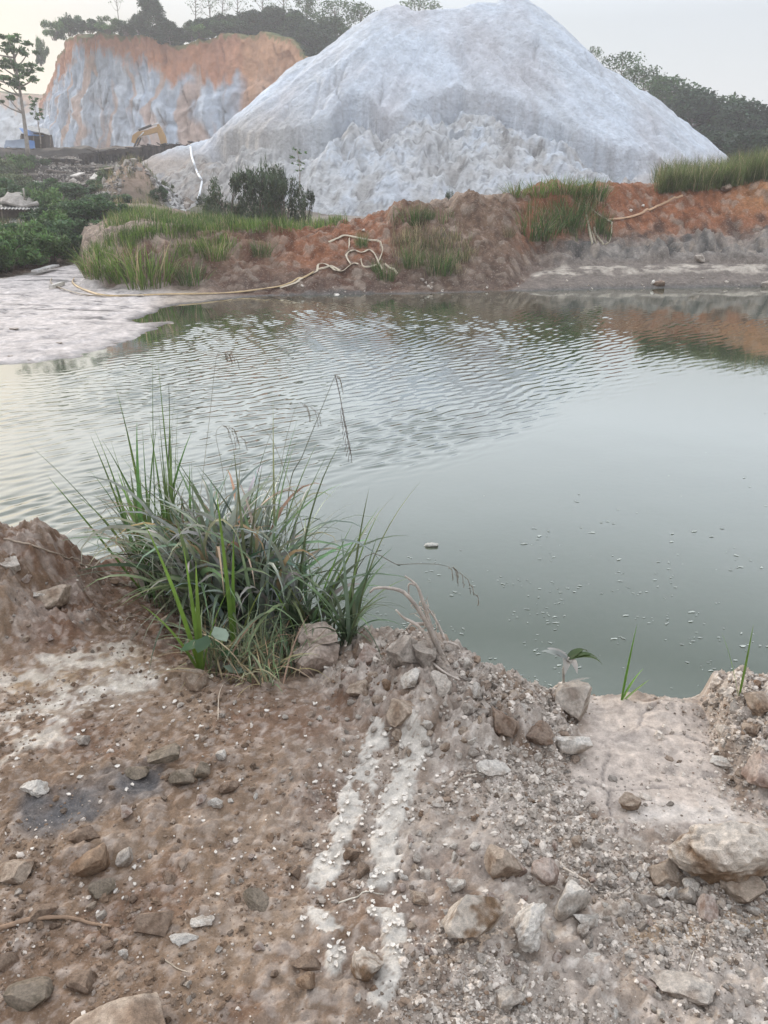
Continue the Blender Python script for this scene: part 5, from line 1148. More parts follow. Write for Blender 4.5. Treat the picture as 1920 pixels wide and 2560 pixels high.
def bush(kind, px, ytop, ybase, wpx, Y, label, group, var=0, name='bush', ground=True):
    st, fo = BUSH[kind][var % len(BUSH[kind])]; a = at_y(px, ybase, Y); b = at_y(px, ytop, Y); wd = wpx*.5*Y/FPX/.90
    if ground: a[2] = max(float(MID.z(a[0], a[1])), float(FAR.z(a[0], a[1])) if a[1] < 44 else -9)-.08
    hh = max(b[2]-a[2], .55*wd, .9)/.92
    e = empty(name, Vector(a), label, 'bush', group, tg.uniform(0, 6.28)); e.scale = (wd, wd, hh); link('stem', st, e); link('foliage', fo, e); return e
G3 = 'bushes on the left bank'
BL = [('mid', 20, 572, 712, 190, 23.2, 'big leafy bush overhanging the mud flat at the left border'), ('mid', 105, 580, 704, 170, 25.6, 'leafy bush behind the pale board on the mud flat'), ('dark', 165, 590, 692, 120, 28, 'dark bush at the mouth of the mud channel'),
      ('mid', -60, 560, 715, 200, 22.5, 'big leafy bush beyond the left border'), ('dark', 205, 560, 660, 140, 32, 'dark bush behind the mouth of the mud channel'), ('dark', 60, 566, 640, 190, 31, 'wide dark bush below the corrugated shelter'),
      ('dark', 150, 515, 615, 170, 36, 'dark bush right of the corrugated shelter'), ('mid', 225, 510, 610, 160, 37, 'dark leafy bush left of the grassy promontory'), ('dark', 275, 530, 600, 110, 34, 'small dark bush touching the grassy promontory'),
        ('mid', 255, 500, 560, 100, 45, 'greenish bush left of the bare earth knoll'),
      ('dusty', 25, 440, 505, 130, 58, 'dusty bush on the slope at the left border'), ('dark', 85, 445, 500, 90, 60, 'dark bush below the small pale platform'), ('dusty', -30, 395, 470, 150, 66, 'dusty bush under the hut, cut by the left border'),
      ('mid', 35, 380, 432, 90, 72, 'dusty green bush right below the blue-roofed hut'), ('dark', 95, 398, 430, 60, 74, 'low bush below the foot of the tall pale-stemmed tree'),
      ('dusty', 300, 418, 480, 110, 62, 'grassy dusty bush below the dark timber platform'), ('dusty', 345, 412, 476, 80, 61, 'grassy dusty bush beside the gully of grey rubble'), ('dark', 270, 455, 510, 80, 56, 'dark bush left above the bare earth knoll'),
      ('dark', 398, 470, 525, 50, 52, 'narrow dark bush between knoll and rubble gully'), ('dark', 312, 505, 540, 50, 50, 'small dark bush on the bare earth knoll'), ('dusty', 415, 460, 500, 40, 56, 'little grassy bush at the edge of the rubble gully'),
      ('dark', -70, 520, 600, 110, 36, 'dark bush left of the corrugated shelter, at the border'), ('dark', 125, 540, 620, 150, 31, 'dark bush in the middle of the thicket behind the mud flat'), ('mid', 60, 590, 690, 150, 24.6, 'leafy bush between the two big ones over the mud flat'), ('dark', 190, 600, 690, 90, 27.5, 'narrow dark bush beside the mud channel'), ('dark', 240, 545, 620, 130, 34, 'dark bush low behind the grassy promontory'),
        ('dark', 140, 455, 510, 120, 54, 'dark bush in the middle of the left slope'),  ('dark', 20, 470, 520, 120, 52, 'dark bush above the shelter at the left border'), ('mid', 210, 490, 560, 120, 42, 'greenish bush below the scattered planks')]
for i, (k, px, a_, b_, w_, yy, lab) in enumerate(BL): bush(k, px, a_, b_, w_, yy, lab, G3, i)
BL = [   ('dark', 280, 480, 520, 110, 50, 'dark bush on the left flank of the bare knoll'), ('mid', 180, 500, 540, 120, 43, 'leafy bush right above the shelter roof'), ('dark', 230, 520, 570, 140, 39, 'broad dark bush beneath the scattered planks'), ('mid', 130, 610, 690, 120, 26.3, 'small leafy bush at the back of the mud flat'), ('dark', 35, 448, 530, 160, 49, 'tall dark bush behind the shelter at the left border'), ('mid', 128, 462, 545, 130, 46, 'tall leafy bush right behind the shelter roof'), ('dark', 212, 462, 525, 110, 52, 'tall dark bush between shelter and bare knoll'), ('mid', 165, 530, 640, 150, 33, 'tall leafy bush in the thicket left of the grassy promontory'), ('mid', 40, 545, 650, 150, 29.5, 'tall leafy bush in front of the shelter')]
for i, (k, px, a_, b_, w_, yy, lab) in enumerate(BL): bush(k, px, a_, b_, w_, yy, lab, G3, i+1)
G4 = 'shrubs at the foot of the white heap'
BS = [('shrub', 640, 402, 512, 150, 37, 'big dark shrub in front of the left foot of the white heap'), ('shrub', 570, 428, 520, 100, 37.5, 'dark shrub left of the big one under the white pipe'), ('shrub', 710, 432, 520, 110, 36.5, 'dark shrub right of the big one below the slim sapling'),
      ('shrub', 680, 415, 510, 90, 38.5, 'dark shrub filling the gap behind the big one'), ('shrub', 525, 480, 530, 60, 38, 'small shrub at the lower end of the white pipe'), ('shrub', 765, 470, 535, 50, 36, 'thin shrub at the right end of the shrub row'), ('shrub', 1122, 470, 492, 22, 44, 'tiny dark bush alone on the white slope above the brown bank')]
for i, (k, px, a_, b_, w_, yy, lab) in enumerate(BS): bush(k, px, a_, b_, w_, yy, lab, G4, i, 'shrub')
# low growth on the very rim of the cliff
for i, (px, a_, b_, w_) in enumerate([(135, 48, 96, 50), (175, 34, 86, 60), (225, 46, 80, 70), (270, 40, 80, 60), (315, 50, 86, 60), (450, 70, 108, 60), (505, 62, 95, 60), (560, 52, 84, 70), (615, 52, 82, 70), (110, 88, 150, 26), (102, 110, 160, 24)]):
    lab = ['bush at the far left corner of the cliff top', 'bush with upright shoots on the left of the cliff top', 'low bush on the bare left stretch of the cliff top', 'low bush left of the highest dark tree on the cliff', 'low bush under the highest dark tree on the cliff',
           'bush in the dip of the cliff rim', 'bush on the rim right of the dip', 'bush on the rim above the orange earth', 'bush on the rim under the thick wood', 'small bush hanging on the left edge of the cliff', 'lower small bush hanging on the left edge of the cliff'][i]
    bush('dark' if i % 3 else 'mid', px, a_, b_, w_, 129+(i % 3) if i < 9 else 137, lab, 'bushes on the cliff rim', i, 'bush', False)

# ---------- grass on the far bank
fg = np.random.default_rng(61)
def tuft_data(seed, n, L, W, col, lean=.2, dry=.15, seg=4):
    g = np.random.default_rng(seed); mb = MB(); a = g.uniform(0, 6.28, n); r = np.sqrt(g.random(n))*.35
    base = np.stack([r*np.cos(a), r*np.sin(a), np.full(n, -.05)], -1); c = np.where((g.random((n, 1)) < dry), DRY*.9, col)*(1+.28*g.normal(0, 1, (n, 1)))
    blades(mb, base, L*g.uniform(.5, 1.15, n), W*g.uniform(.7, 1.3, n), a+g.normal(0, .7, n), np.abs(g.normal(.08, lean, n))+r*.4, np.abs(g.normal(.45, .4, n)), seg, np.clip(c, .01, .5), g.normal(0, 1, n), g=g); return mb.data('grass_tuft', M['grass'], True)
TU = {'bright': [tuft_data(150+k, 150, .85, .017, np.array([.13, .20, .04])) for k in range(3)], 'mid': [tuft_data(160+k, 150, .8, .016, np.array([.09, .15, .04])) for k in range(3)], 'dull': [tuft_data(170+k, 130, .75, .014, np.array([.16, .15, .07]), .25, .4) for k in range(2)]}
def tuft(kind, px, py, hpx, label, grp, wide=1.0, var=0):
    p = FAR.at(px, py, y0=16, y1=40); s = hpx*p.y/FPX/.80; o = link('grass_tuft', TU[kind][var % len(TU[kind])]); o.location = p; o.scale = (s*wide, s*wide, s); o.rotation_euler.z = fg.uniform(0, 6.28)
    return tag(o, label, 'grass', grp)
G5 = 'single grass tufts on the far bank'
for i, (k, px, py, h, w_, lab) in enumerate([
 ('mid', 1031, 560, 55, 1.0, 'lone grass tuft high on the brown middle of the far bank'), ('mid', 1075, 548, 30, .8, 'tiny grass tuft right of the lone tuft on the brown bank'), ('mid', 1336, 596, 85, 1.3, 'full dark tuft hanging on the bank left of the hanging hoses'), ('mid', 1424, 565, 75, 1.2, 'tuft just left of the upright hanging hose'), ('mid', 1500, 582, 55, .8, 'tuft caught inside the loop of the hanging hose'),
 ('dull', 1272, 592, 34, .9, 'small faded tuft in the middle of the brown bank face'), ('bright', 1290, 492, 42, 1.3, 'leftmost bright tuft on the crest above the brown bank'), ('bright', 1345, 492, 46, 1.3, 'second bright tuft on the crest above the brown bank'), ('bright', 1405, 484, 48, 1.3, 'bright tuft in the middle of the crest clump'), ('bright', 1450, 488, 46, 1.2, 'bright tuft near the right end of the crest clump'), ('mid', 1482, 500, 60, 1.2, 'tuft hanging over the crest at the top of the hanging hose'),
 ('mid', 1031, 668, 62, .8, 'dark green tuft low on the bank near the water, left one'), ('mid', 1100, 684, 70, 1.0, 'dark green tuft low on the bank near the water, right one'), ('mid', 905, 618, 42, .8, 'tuft growing through the upper loop of tangled hose'), ('mid', 965, 700, 52, .9, 'tuft at the lower right of the tangled hose'), ('mid', 940, 680, 38, .6, 'small tuft beside the lower tangled hose'),
 ('bright', 300, 700, 90, 1.2, 'long bright tuft hanging down the left face of the promontory'), ('bright', 375, 712, 110, 1.2, 'long bright tuft in the cleft between the clay heads'), ('bright', 250, 690, 80, 1.2, 'bright tuft at the left corner of the promontory'), ('mid', 480, 710, 62, 1.2, 'tuft in front of the middle clay head of the promontory'), ('bright', 540, 648, 60, 1.1, 'bright tuft on the right shoulder of the promontory'), ('mid', 655, 640, 48, 1.0, 'tuft at the right end of the promontory grass')]):
    tuft(k, px, py, h, lab, G5, w_, i)
def mass(name, polys, label=None):      # grass that reads as one mass
    mb = MB()
    for poly, n, hp, col, dry in polys:
        xs_ = [p[0] for p in poly]; ys_ = [p[1] for p in poly]; px = fg.uniform(min(xs_), max(xs_), n*4); py = fg.uniform(min(ys_), max(ys_), n*4); k = inpoly(px, py, poly)
        k &= gn(px/30., py/14., 9) > -.16
        px = px[k][:n]; py = py[k][:n]; P, ok = FAR.hit(px, py, y0=15, y1=47); ok2 = ok
        P = P[ok2]; m = len(P)
        if m == 0: continue
        q = 13; base = np.repeat(P, q, 0)+fg.normal(0, .10, (m*q, 3))*np.array([1, 1, .0])-np.array([0, 0, .03]); L_ = np.repeat(hp*P[:, 1]/FPX*fg.uniform(.6, 1.25, m), q)*fg.uniform(.6, 1.1, m*q)
        c = np.where(fg.random((m*q, 1)) < dry, DRY*.9, np.asarray(col))*np.repeat(fg.uniform(.7, 1.35, (m, 1)), q, 0)*(1+.2*fg.normal(0, 1, (m*q, 1)))
        blades(mb, base, L_, .013*fg.uniform(.7, 1.4, m*q), fg.uniform(0, 6.28, m*q), np.abs(fg.normal(.05, .16, m*q)), np.abs(fg.normal(.4, .35, m*q)), 4, np.clip(c, .01, .5), fg.normal(0, 1, m*q), g=fg)
    return tag(mb.build(name, M['grass']), label, None, None, 'stuff')
BR = (.125, .20, .035); MI = (.075, .13, .03); DU = (.17, .155, .075)
mass('grass', [([(215, 690), (225, 650), (290, 605), (360, 580), (520, 572), (640, 565), (860, 556), (860, 566), (740, 578), (620, 584), (540, 596), (440, 600), (390, 590), (310, 625), (270, 660), (235, 700)], 270, 34, BR, .08),
  ([(205, 650), (300, 590), (420, 560), (600, 545), (860, 545), (860, 562), (640, 575), (420, 580), (280, 630)], 330, 36, MI, .08),
  ([(430, 620), (560, 600), (600, 620), (540, 640), (450, 650)], 60, 30, BR, .15),
  ([(980, 590), (1060, 560), (1130, 590), (1190, 640), (1170, 690), (1060, 690), (990, 670)], 120, 28, DU, .6),
  ([(985, 560), (1120, 545), (1180, 600), (1150, 680), (1010, 680)], 40, 34, MI, .4),
  ([(1310, 530), (1500, 490), (1530, 600), (1440, 610), (1320, 610)], 70, 44, MI, .2),
  ([(1640, 478), (1720, 470), (1800, 466), (1880, 446), (1925, 436), (1925, 446), (1850, 464), (1740, 478), (1650, 484)], 420, 56, (.13, .165, .055), .15)])
# taller grass standing behind the crest, and on the flat behind it
def mass_mid(name, items):
    mb = MB()
    for pa_, Y0, Y1, n, hp, col, dry in items:
        px = fg.uniform(pa_[0], pa_[1], n); yy = fg.uniform(Y0, Y1, n); dx, dy, _ = ray(px, np.full(n, 520.)); X_ = dx/dy*yy; use = yy < 47
        zz = np.maximum(MID.z(X_, yy), np.where(use, FAR.z(X_, yy), -9)); P = np.stack([X_, yy, zz], -1); q = 12; m = n
        base = np.repeat(P, q, 0)+fg.normal(0, .12, (m*q, 3))*np.array([1, 1, 0])-np.array([0, 0, .04]); L_ = np.repeat(hp*P[:, 1]/FPX*fg.uniform(.6, 1.2, m), q)*fg.uniform(.6, 1.1, m*q)
        c = np.where(fg.random((m*q, 1)) < dry, DRY*.9, np.asarray(col))*np.repeat(fg.uniform(.7, 1.3, (m, 1)), q, 0)*(1+.2*fg.normal(0, 1, (m*q, 1)))
        blades(mb, base, L_, .018*fg.uniform(.7, 1.4, m*q), fg.uniform(0, 6.28, m*q), np.abs(fg.normal(.05, .16, m*q)), np.abs(fg.normal(.4, .35, m*q)), 3, np.clip(c, .01, .5), fg.normal(0, 1, m*q), g=fg)
    return tag(mb.build(name, M['grass']), None, None, None, 'stuff')
mass_mid('tall_grass', [((260, 700), 26, 36, 520, 26, (.11, .17, .04), .1), ((480, 860), 26, 34, 360, 26, (.09, .145, .04), .1), ((1640, 2050), 28.5, 36, 700, 62, (.12, .155, .055), .15), ((-100, 260), 34, 46, 250, 20, (.10, .13, .05), .2), ((240, 420), 46, 60, 260, 22, (.13, .15, .06), .3)])
# ------------------------------------------------------------------ the diggers' things
# excavator, its body partly behind the terrace edge, boom and stick folded toward the right
EX = at_y(352, 372, 106); e = empty('excavator', Vector((EX[0], EX[1], float(MID.z(EX[0], EX[1])))), 'yellow excavator with raised folded boom below the cliff', 'excavator', None, R(-4))
U = 106/FPX
def xz(px, py): return ((px-352)*U*.97, 0, at_y(px, py, 106)[2]-e.location.z)
mb = MB()
def plate(pts, w):      # a boxed steel arm following an outline seen from the side
    n = len(pts); a = [(x, -w/2, z) for x, _, z in pts]; b = [(x, w/2, z) for x, _, z in pts]; i = np.arange(n); tr = np.array([[0, k, k+1] for k in range(1, n-1)])
    mb.add(a+b, [np.stack([i, (i+1) % n, n+(i+1) % n, n+i], -1)])
    h = n//2                # the outline runs out along the top and back along the bottom
    fa = np.array([[k, k+1, n-2-k, n-1-k] for k in range(h-1)]); mb.add(a, fa[:, ::-1]); mb.add(b, fa)
plate([xz(*p) for p in ((333, 356), (338, 338), (352, 329), (372, 326), (398, 317), (399, 330), (374, 337), (356, 340), (348, 347), (344, 360))], .62); mb.build('boom', M['yellow'], e, False)
mb = MB(); plate([xz(*p) for p in ((396, 318), (400, 310), (407, 324), (413, 340), (415, 360), (402, 360), (399, 342), (397, 332))], .5); mb.build('stick', M['yellow'], e, False)
mb = MB(); mb.tube([np.array(xz(353, 328))+[0, -.1, .12], np.array(xz(384, 316))+[0, -.1, .1]], .14, 8); cy = mb.build('stick_cylinder', M['dark_steel'], e)
mb = MB(); mb.tube([np.array(xz(384, 316))+[0, -.1, .1], np.array(xz(400, 310.5))+[0, -.1, .05]], .075, 8); mb.build('piston_rod', M['chrome'], cy)
for s_ in (-.42, .42):
    mb = MB(); mb.tube([np.array(xz(338, 364))+[0, s_, -.3], np.array(xz(352, 345))+[0, s_, 0]], .11, 8); c1_ = mb.build('boom_cylinder', M['dark_steel'], e)
    mb = MB(); mb.tube([np.array(xz(352, 345))+[0, s_, 0], np.array(xz(366, 331))+[0, s_, 0]], .06, 8); mb.build('piston_rod', M['chrome'], c1_)
gz = .0
x0 = xz(330, 360)[0]
mb = MB(); mb.prism([(-1.3, 1.0), (1.3, 1.0), (1.3, 1.75), (1.1, 2.0), (-1.1, 2.0), (-1.3, 1.75)], x0-2.4, x0+.5); mb.build('body', M['yellow'], e, False)
mb = MB(); mb.prism([(-1.35, 1.05), (1.35, 1.05), (1.35, 1.9), (-1.35, 1.9)], x0-3.0, x0-2.42); mb.build('counterweight', M['yellow'], e, False)
mb = MB(); mb.prism([(-1.3, 2.0), (-.35, 2.0), (-.35, 2.55), (-.5, 2.7), (-1.2, 2.7), (-1.3, 2.55)], x0-.9, x0+.4); cb = mb.build('cab', M['yellow'], e, False)
mb = MB(); mb.box((x0+.42, -.82, 2.3), (.03, .75, .5)); mb.box((x0-.25, -1.315, 2.3), (1.0, .03, .45)); cb2 = mb.build('window', M['glass'], cb, False)
for s_ in (-1, 1):
    mb = MB(); ol = [(math.cos(t)*.4+(1.55 if math.cos(t) > 0 else -1.55), math.sin(t)*.4+.42) for t in np.linspace(0, 2*np.pi, 20, endpoint=False)]
    n = 20; a_ = [(x0-.8+x, s_*1.05-.28, z) for x, z in ol]; b_ = [(x0-.8+x, s_*1.05+.28, z) for x, z in ol]; i = np.arange(n); mb.add(a_+b_, [np.stack([i, (i+1) % n, n+(i+1) % n, n+i], -1), i[None, ::-1], (i+n)[None]]); mb.build('track', M['dark_steel'], e, False)
mb = MB(); bp_ = [xz(415, 358), xz(424, 366), xz(420, 380), xz(408, 384), xz(400, 376), xz(402, 362)]
a_ = [(x, -.55, z) for x, _, z in bp_]; b_ = [(x, .55, z) for x, _, z in bp_]; i = np.arange(6); mb.add(a_+b_, [np.stack([i, (i+1) % 6, 6+(i+1) % 6, 6+i], -1), i[None, ::-1], (i+6)[None]]); mb.build('bucket', M['dark_steel'], e, False)
# hut with the blue roof
D = 84.; h0 = at_y(88, 372, D); e = empty('hut', Vector(h0), 'small dark hut under a blue tarpaulin roof below the tall pale-stemmed tree', 'hut')
def hp(px, py, dy=0): q = at_y(px, py, D+dy)-h0; return np.array([q[0], dy, q[2]])
def sheet(mb, a, b, c, d_, th=.06, col=(1, 1, 1), n=6, sag=.06, seed=0):    # a thin sagging sheet, a-b the near edge, d-c the far edge
    g = np.random.default_rng(seed); u = np.linspace(0, 1, n)[None, :, None]; v = np.linspace(0, 1, n)[:, None, None]; P = (1-v)*((1-u)*np.asarray(a)+u*np.asarray(b))+v*((1-u)*np.asarray(d_)+u*np.asarray(c))
    P[..., 2] -= sag*np.sin(np.pi*u[..., 0])*np.sin(np.pi*v[..., 0])+g.normal(0, abs(sag)*.25, (n, n)); Q = P-np.array([0, 0, th]); C = np.tile(np.asarray(col, float), (n, n, 1))
    mb.grid(P, C); mb.grid(Q[::-1], C)
    r = np.arange(n); rim = np.concatenate([r, r[1:]*n+n-1, (n-1)*n+r[::-1][1:], r[::-1][1:-1]*n]); m_ = len(rim); PP = P.reshape(-1, 3)[rim]; QQ = Q.reshape(-1, 3)[rim]; k = np.arange(m_)
    mb.add(np.vstack([PP, QQ]), np.stack([(k+1) % m_, k, m_+k, m_+(k+1) % m_], -1), col)
mb = MB(); mb.box(hp(106, 352, 1.3), (1.5, .1, 1.5)); mb.box(hp(84, 355, 2.2)+np.array([0, 0, 0]), (2.3, .1, 1.5)); mb.box(hp(122, 355, 1.2), (.1, 2.0, 1.4)); M['hutwall'] = paint('dark_board', (.10, .08, .07), .8, .4, 2); mb.build('wall', M['hutwall'], e, False)
mb = MB(); sheet(mb, hp(62, 337, 0), hp(100, 338, 0), hp(128, 341, 2.2)+[0, 0, .05], hp(48, 328, 2.4)+[0, 0, .35], .07, seed=1); mb.build('tarpaulin_roof', M['tarp'], e)
mb = MB(); sheet(mb, hp(78, 330, -.3)+[0, 0, .12], hp(126, 340, -.2)+[0, 0, .12], hp(122, 333, 2.4)+[0, 0, .4], hp(70, 326, 2.4)+[0, 0, .45], .05, seed=2); mb.build('roof_sheet', M['sheet'], e)
mb = MB(); sheet(mb, hp(10, 368, -.6), hp(64, 370, -.6), hp(66, 346, 0), hp(14, 352, 0), .05, seed=3, sag=.15); M['greytarp'] = paint('grey_blue_tarpaulin', (.20, .235, .29), .6, .35, 1.3); mb.build('side_tarpaulin', M['greytarp'], e)
mb = MB(); sheet(mb, hp(70, 370, -.4), hp(88, 370, -.4), hp(86, 352, -.2), hp(70, 350, -.2), .05, seed=4); mb.build('blue_flap', M['tarp'], e)
for px in (52, 84, 102, 126):
    mb = MB(); mb.tube([hp(px, 378, .1), hp(px, 338, .1)], .06, 6, (.2, .16, .13)); mb.build('post', M['wood'], e)
# dark timber platforms with ragged matting
def platform(name, pl, pr, tl, Y, thick, depth, label, ragged, cols, seed, roofcol=(.07, .06, .055)):
    g = np.random.default_rng(seed); a = at_y(*pl, Y); b = at_y(*pr, Y); e = empty(name, Vector(a), label, 'platform'); b = b-a; L_ = np.linalg.norm(b); t_ = b/L_
    dk = MB(); n = int(L_/.32)
    for k in range(n):
        p = b*(k+.5)/n+np.array([0, depth/2, -.12-.0*k])+np.array([0, g.normal(0, .12), g.normal(0, .06)]); dk.box(p, (.34*g.uniform(.7, 1.1), depth*g.uniform(.85, 1.1), .12), (g.normal(0, .03), g.normal(0, .08), g.normal(0, .05)), np.array(roofcol)*g.uniform(.5, 1.8))
    dk.build('deck', M['wood'], e, False)
    bm_ = MB(); bm_.bar((0, .05, -.3), b+np.array([0, .05, -.3]), .2, .25, (.08, .065, .055)); bm_.build('edge_beam', M['wood'], e, False)
    fr_ = MB()
    for k in range(int(L_*ragged)):
        x = g.random(); p = b*x+np.array([0, g.normal(0, .06), -.12]); l = thick*g.uniform(.25, 1.05)*(1-.35*math.sin(x*9+seed)**2); w_ = g.uniform(.10, .34); c = np.array([.036, .031, .030])*g.uniform(.5, 2.2)
        P = [p+np.array([-w_/2, 0, 0]), p+np.array([w_/2, 0, 0]), p+np.array([w_/2*g.uniform(.3, 1.1), g.normal(0, .1)-.05, -l]), p+np.array([-w_/2*g.uniform(.2, 1), g.normal(0, .1)-.05, -l*g.uniform(.7, 1)])]
        Q = [v+np.array([0, .05, 0]) for v in P]; fr_.add(np.array(P+Q), np.array([[0, 3, 2, 1], [4, 5, 6, 7], [0, 4, 7, 3], [1, 2, 6, 5], [3, 7, 6, 2], [0, 1, 5, 4]]), c)
    fr_.build('hanging_matting', M['wood'], e, False)
    for k in range(cols):
        p = b*(k+.5)/cols; m_ = MB(); m_.tube([p+np.array([g.normal(0, .1), .25, -.2]), p+np.array([g.normal(0, .25), .2, -thick-1.2])], .09, 6, np.array([.13, .11, .09])*g.uniform(.6, 1.5)); m_.build('post', M['wood'], e)
    rb_ = MB()
    for k in range(int(L_*1.6)):
        x = g.random(); p = b*x+np.array([g.normal(0, .3), g.uniform(.1, depth), .02]); rb_.bar(p, p+np.array([g.normal(0, .7), g.normal(0, .5), abs(g.normal(0, .14))]), g.uniform(.06, .2), .04, np.array([.20, .17, .15])*g.uniform(.4, 2.4))
    rb_.build('loose_boards', M['wood'], e, False); return e
platform('timber_platform', (196, 384), (330, 366), None, 80, 2.0, 3.0, 'long sagging dark timber platform with ragged matting along the terrace edge', 9, 7, 1)
platform('timber_platform', (325, 366), (448, 358), None, 79, 2.5, 3.0, 'dark timber platform right of the long one, under the excavator, with deep hanging matting', 11, 7, 2)
platform('timber_platform', (462, 358), (562, 347), None, 82, .7, 2.2, 'thin dark raft-like platform against the foot of the orange cliff wall', 8, 3, 3)
platform('timber_platform', (104, 392), (186, 394), None, 76, .5, 1.6, 'small pale-edged timber platform below the hut', 6, 4, 4, (.30, .27, .24))
# corrugated shelter, lower left
D = 44.; h0 = at_y(45, 560, D); e = empty('shelter', Vector(h0), 'low shelter of two rusted corrugated sheets among the bushes at the left', 'shelter')
def hp(px, py, dy=0): q = at_y(px, py, D+dy)-h0; return np.array([q[0], dy, q[2]])
def corr(mb, a, b, c, d_, n, amp=.03):
    u = np.linspace(0, 1, n*6)[None, :, None]; v = np.array([0., .5, 1])[:, None, None]; P = (1-v)*((1-u)*a+u*b)+v*((1-u)*d_+u*c); P[..., 2] += amp*np.sin(u[..., 0]*n*2*np.pi); C = np.ones(P.shape)
    mb.grid(P, C); mb.grid((P-np.array([0, 0, .012]))[::-1], C)
mb = MB(); corr(mb, hp(-40, 521, -1), hp(104, 524, -1), hp(96, 512, 2), hp(-40, 509, 2), 16); mb.build('upper_roof_sheet', M['sheet'], e)
mb = MB(); corr(mb, hp(20, 556, -1.8), hp(78, 556, -1.8), hp(86, 545, -.2), hp(28, 546, -.2), 8, .04); mb.build('lower_roof_sheet', M['sheet'], e)
mb = MB(); sheet(mb, hp(0, 508, .0), hp(98, 512, 0), hp(70, 494, 2.5), hp(0, 494, 2.5), .1, (.30, .27, .24), 8, -.35, 5); mb.build('sagging_cover', M['wood'], e)
mb = MB(); mb.box(hp(40, 538, 1.2), (2.6, .1, .75), None, (.17, .14, .12)); mb.build('back_boards', M['wood'], e, False)
for px, a_, b_ in ((3, 512, 552), (62, 520, 552), (58, 470, 500), (92, 522, 556)):
    mb = MB(); mb.tube([hp(px+4, b_, -.4), hp(px, a_, -.4)], .045, 6, (.42, .38, .33)); mb.build('post', M['wood'], e)
# white pipe down the left foot of the heap
def on_back(px, py):        # first surface seen there behind the far bank
    a, oa = MID.hit(px, py, y0=34, y1=110, n=700); b, ob = MOUND.hit(px, py, y0=44, y1=75, n=500)
    if ob[0] and (not oa[0] or b[0][1] < a[0][1]): return b[0]
    return a[0]
P = np.array([on_back(px, py)+np.array([0, -.1, .12]) for px, py in ((478, 372), (481, 395), (486, 412), (492, 430), (500, 446), (506, 455))])
mb = MB(); mb.tube(curve3(P, 26), .075, 8); tag(mb.build('pipe', M['pipe']), 'white plastic pipe curving down the slope beside the white heap, upper length', 'pipe')
P = np.array([on_back(px, py)+np.array([0, -.1, .12]) for px, py in ((506, 458), (504, 472), (500, 490), (493, 512))])
mb = MB(); mb.tube(curve3(P, 18), .07, 8, (.9, .9, .9)); tag(mb.build('pipe', M['pipe']), 'white plastic pipe, lower length running into the shrubs', 'pipe')
# flat hoses on the far shore
def hose(pts, w, label, col, y0=12, y1=33, lift=.03, name='flat_hose', fly=None):
    P = []
    for q in pts:
        p = np.array(FAR.at(q[0], q[1], y0=y0, y1=y1)); P.append(p+np.array([0, -.02, lift+(q[2] if len(q) > 2 else 0)]))
    n = len(pts)*7; cv = curve3(P, n); gz_ = FAR.z(cv[:, 0], cv[:, 1])+.012; cv[:, 2] = np.maximum(cv[:, 2], gz_)
    T = np.gradient(cv, axis=0); T /= np.linalg.norm(T, axis=1)[:, None]+1e-9; s = np.stack([-T[:, 1], T[:, 0], np.zeros(n)], -1); s /= np.linalg.norm(s, axis=1)[:, None]+1e-9; up = np.cross(T, s)
    g = np.random.default_rng(n); roll = np.cumsum(g.normal(0, .25, n))*.5+.9; a = s*np.cos(roll)[:, None]+up*np.sin(roll)[:, None]; b = np.cross(T, a); t = np.linspace(0, 2*np.pi, 8, endpoint=False)
    v = cv[:, None]+w*.38*np.cos(t)[None, :, None]*a[:, None]+w*.13*np.sin(t)[None, :, None]*b[:, None]; i = np.arange(n-1)[:, None]*8; j = np.arange(8)[None]; j2 = (j+1) % 8
    mb = MB(); mb.add(v.reshape(-1, 3), [np.stack([i+j, i+j2, i+8+j2, i+8+j], -1).reshape(-1, 4), np.arange(8)[None, ::-1], (np.arange(8)+(n-1)*8)[None]], np.asarray(col)*(1+.0*w))
    return tag(mb.build(name, M['hose']), label, 'hose', 'flat hoses on the far shore')
YE = (.42, .30, .16); CR = (.50, .42, .31); OL = (.44, .38, .28)
hose([(130, 699), (128, 706), (136, 716), (150, 722), (178, 731), (215, 740), (250, 742), (300, 742), (360, 741)], .085, 'cream hose looping down from the mud channel, the left one of two', CR)
hose([(186, 698), (182, 707), (192, 717), (215, 728), (245, 738), (280, 742), (340, 741), (420, 738), (500, 737), (560, 735), (610, 731), (660, 724), (700, 718), (730, 708), (760, 696), (784, 682)], .075, 'long yellow hose along the waterline of the promontory', YE)
hose([(700, 722), (740, 709), (770, 692), (792, 680), (796, 664), (812, 662), (830, 672), (838, 678), (856, 680), (872, 668), (884, 661), (896, 662)], .085, 'cream hose zigzagging up the bank to the tangle', CR)
hose([(794, 676), (812, 672), (826, 668), (838, 672), (850, 679)], .07, 'short cream hose bridging the zigzag', CR)
hose([(822, 608), (845, 598), (862, 591), (890, 596), (920, 602), (944, 604)], .075, 'cream hose along the top of the tangle', CR)
hose([(944, 604), (954, 618), (956, 630), (950, 648), (947, 655)], .09, 'cream hose hanging down the right side of the tangle', CR)
hose([(873, 598), (873, 612), (872, 626)], .085, 'short upright cream hose at the upper left of the tangle', CR)
hose([(876, 662), (868, 648), (866, 640), (874, 631), (888, 628), (900, 633), (910, 632), (922, 627), (934, 634), (942, 648), (948, 662), (956, 676)], .085, 'cream hose looped through the middle of the tangle', CR)
hose([(902, 650), (906, 666), (914, 670), (930, 668), (942, 664)], .07, 'cream hose sagging at the bottom of the tangle', CR)
hose([(962, 662), (974, 672), (984, 676), (993, 687)], .085, 'short cream hose lying right of the tangle', CR)
hose([(1460, 503), (1462, 520), (1466, 545), (1472, 575), (1480, 612)], .10, 'long pale hose hanging straight down the bank', OL)
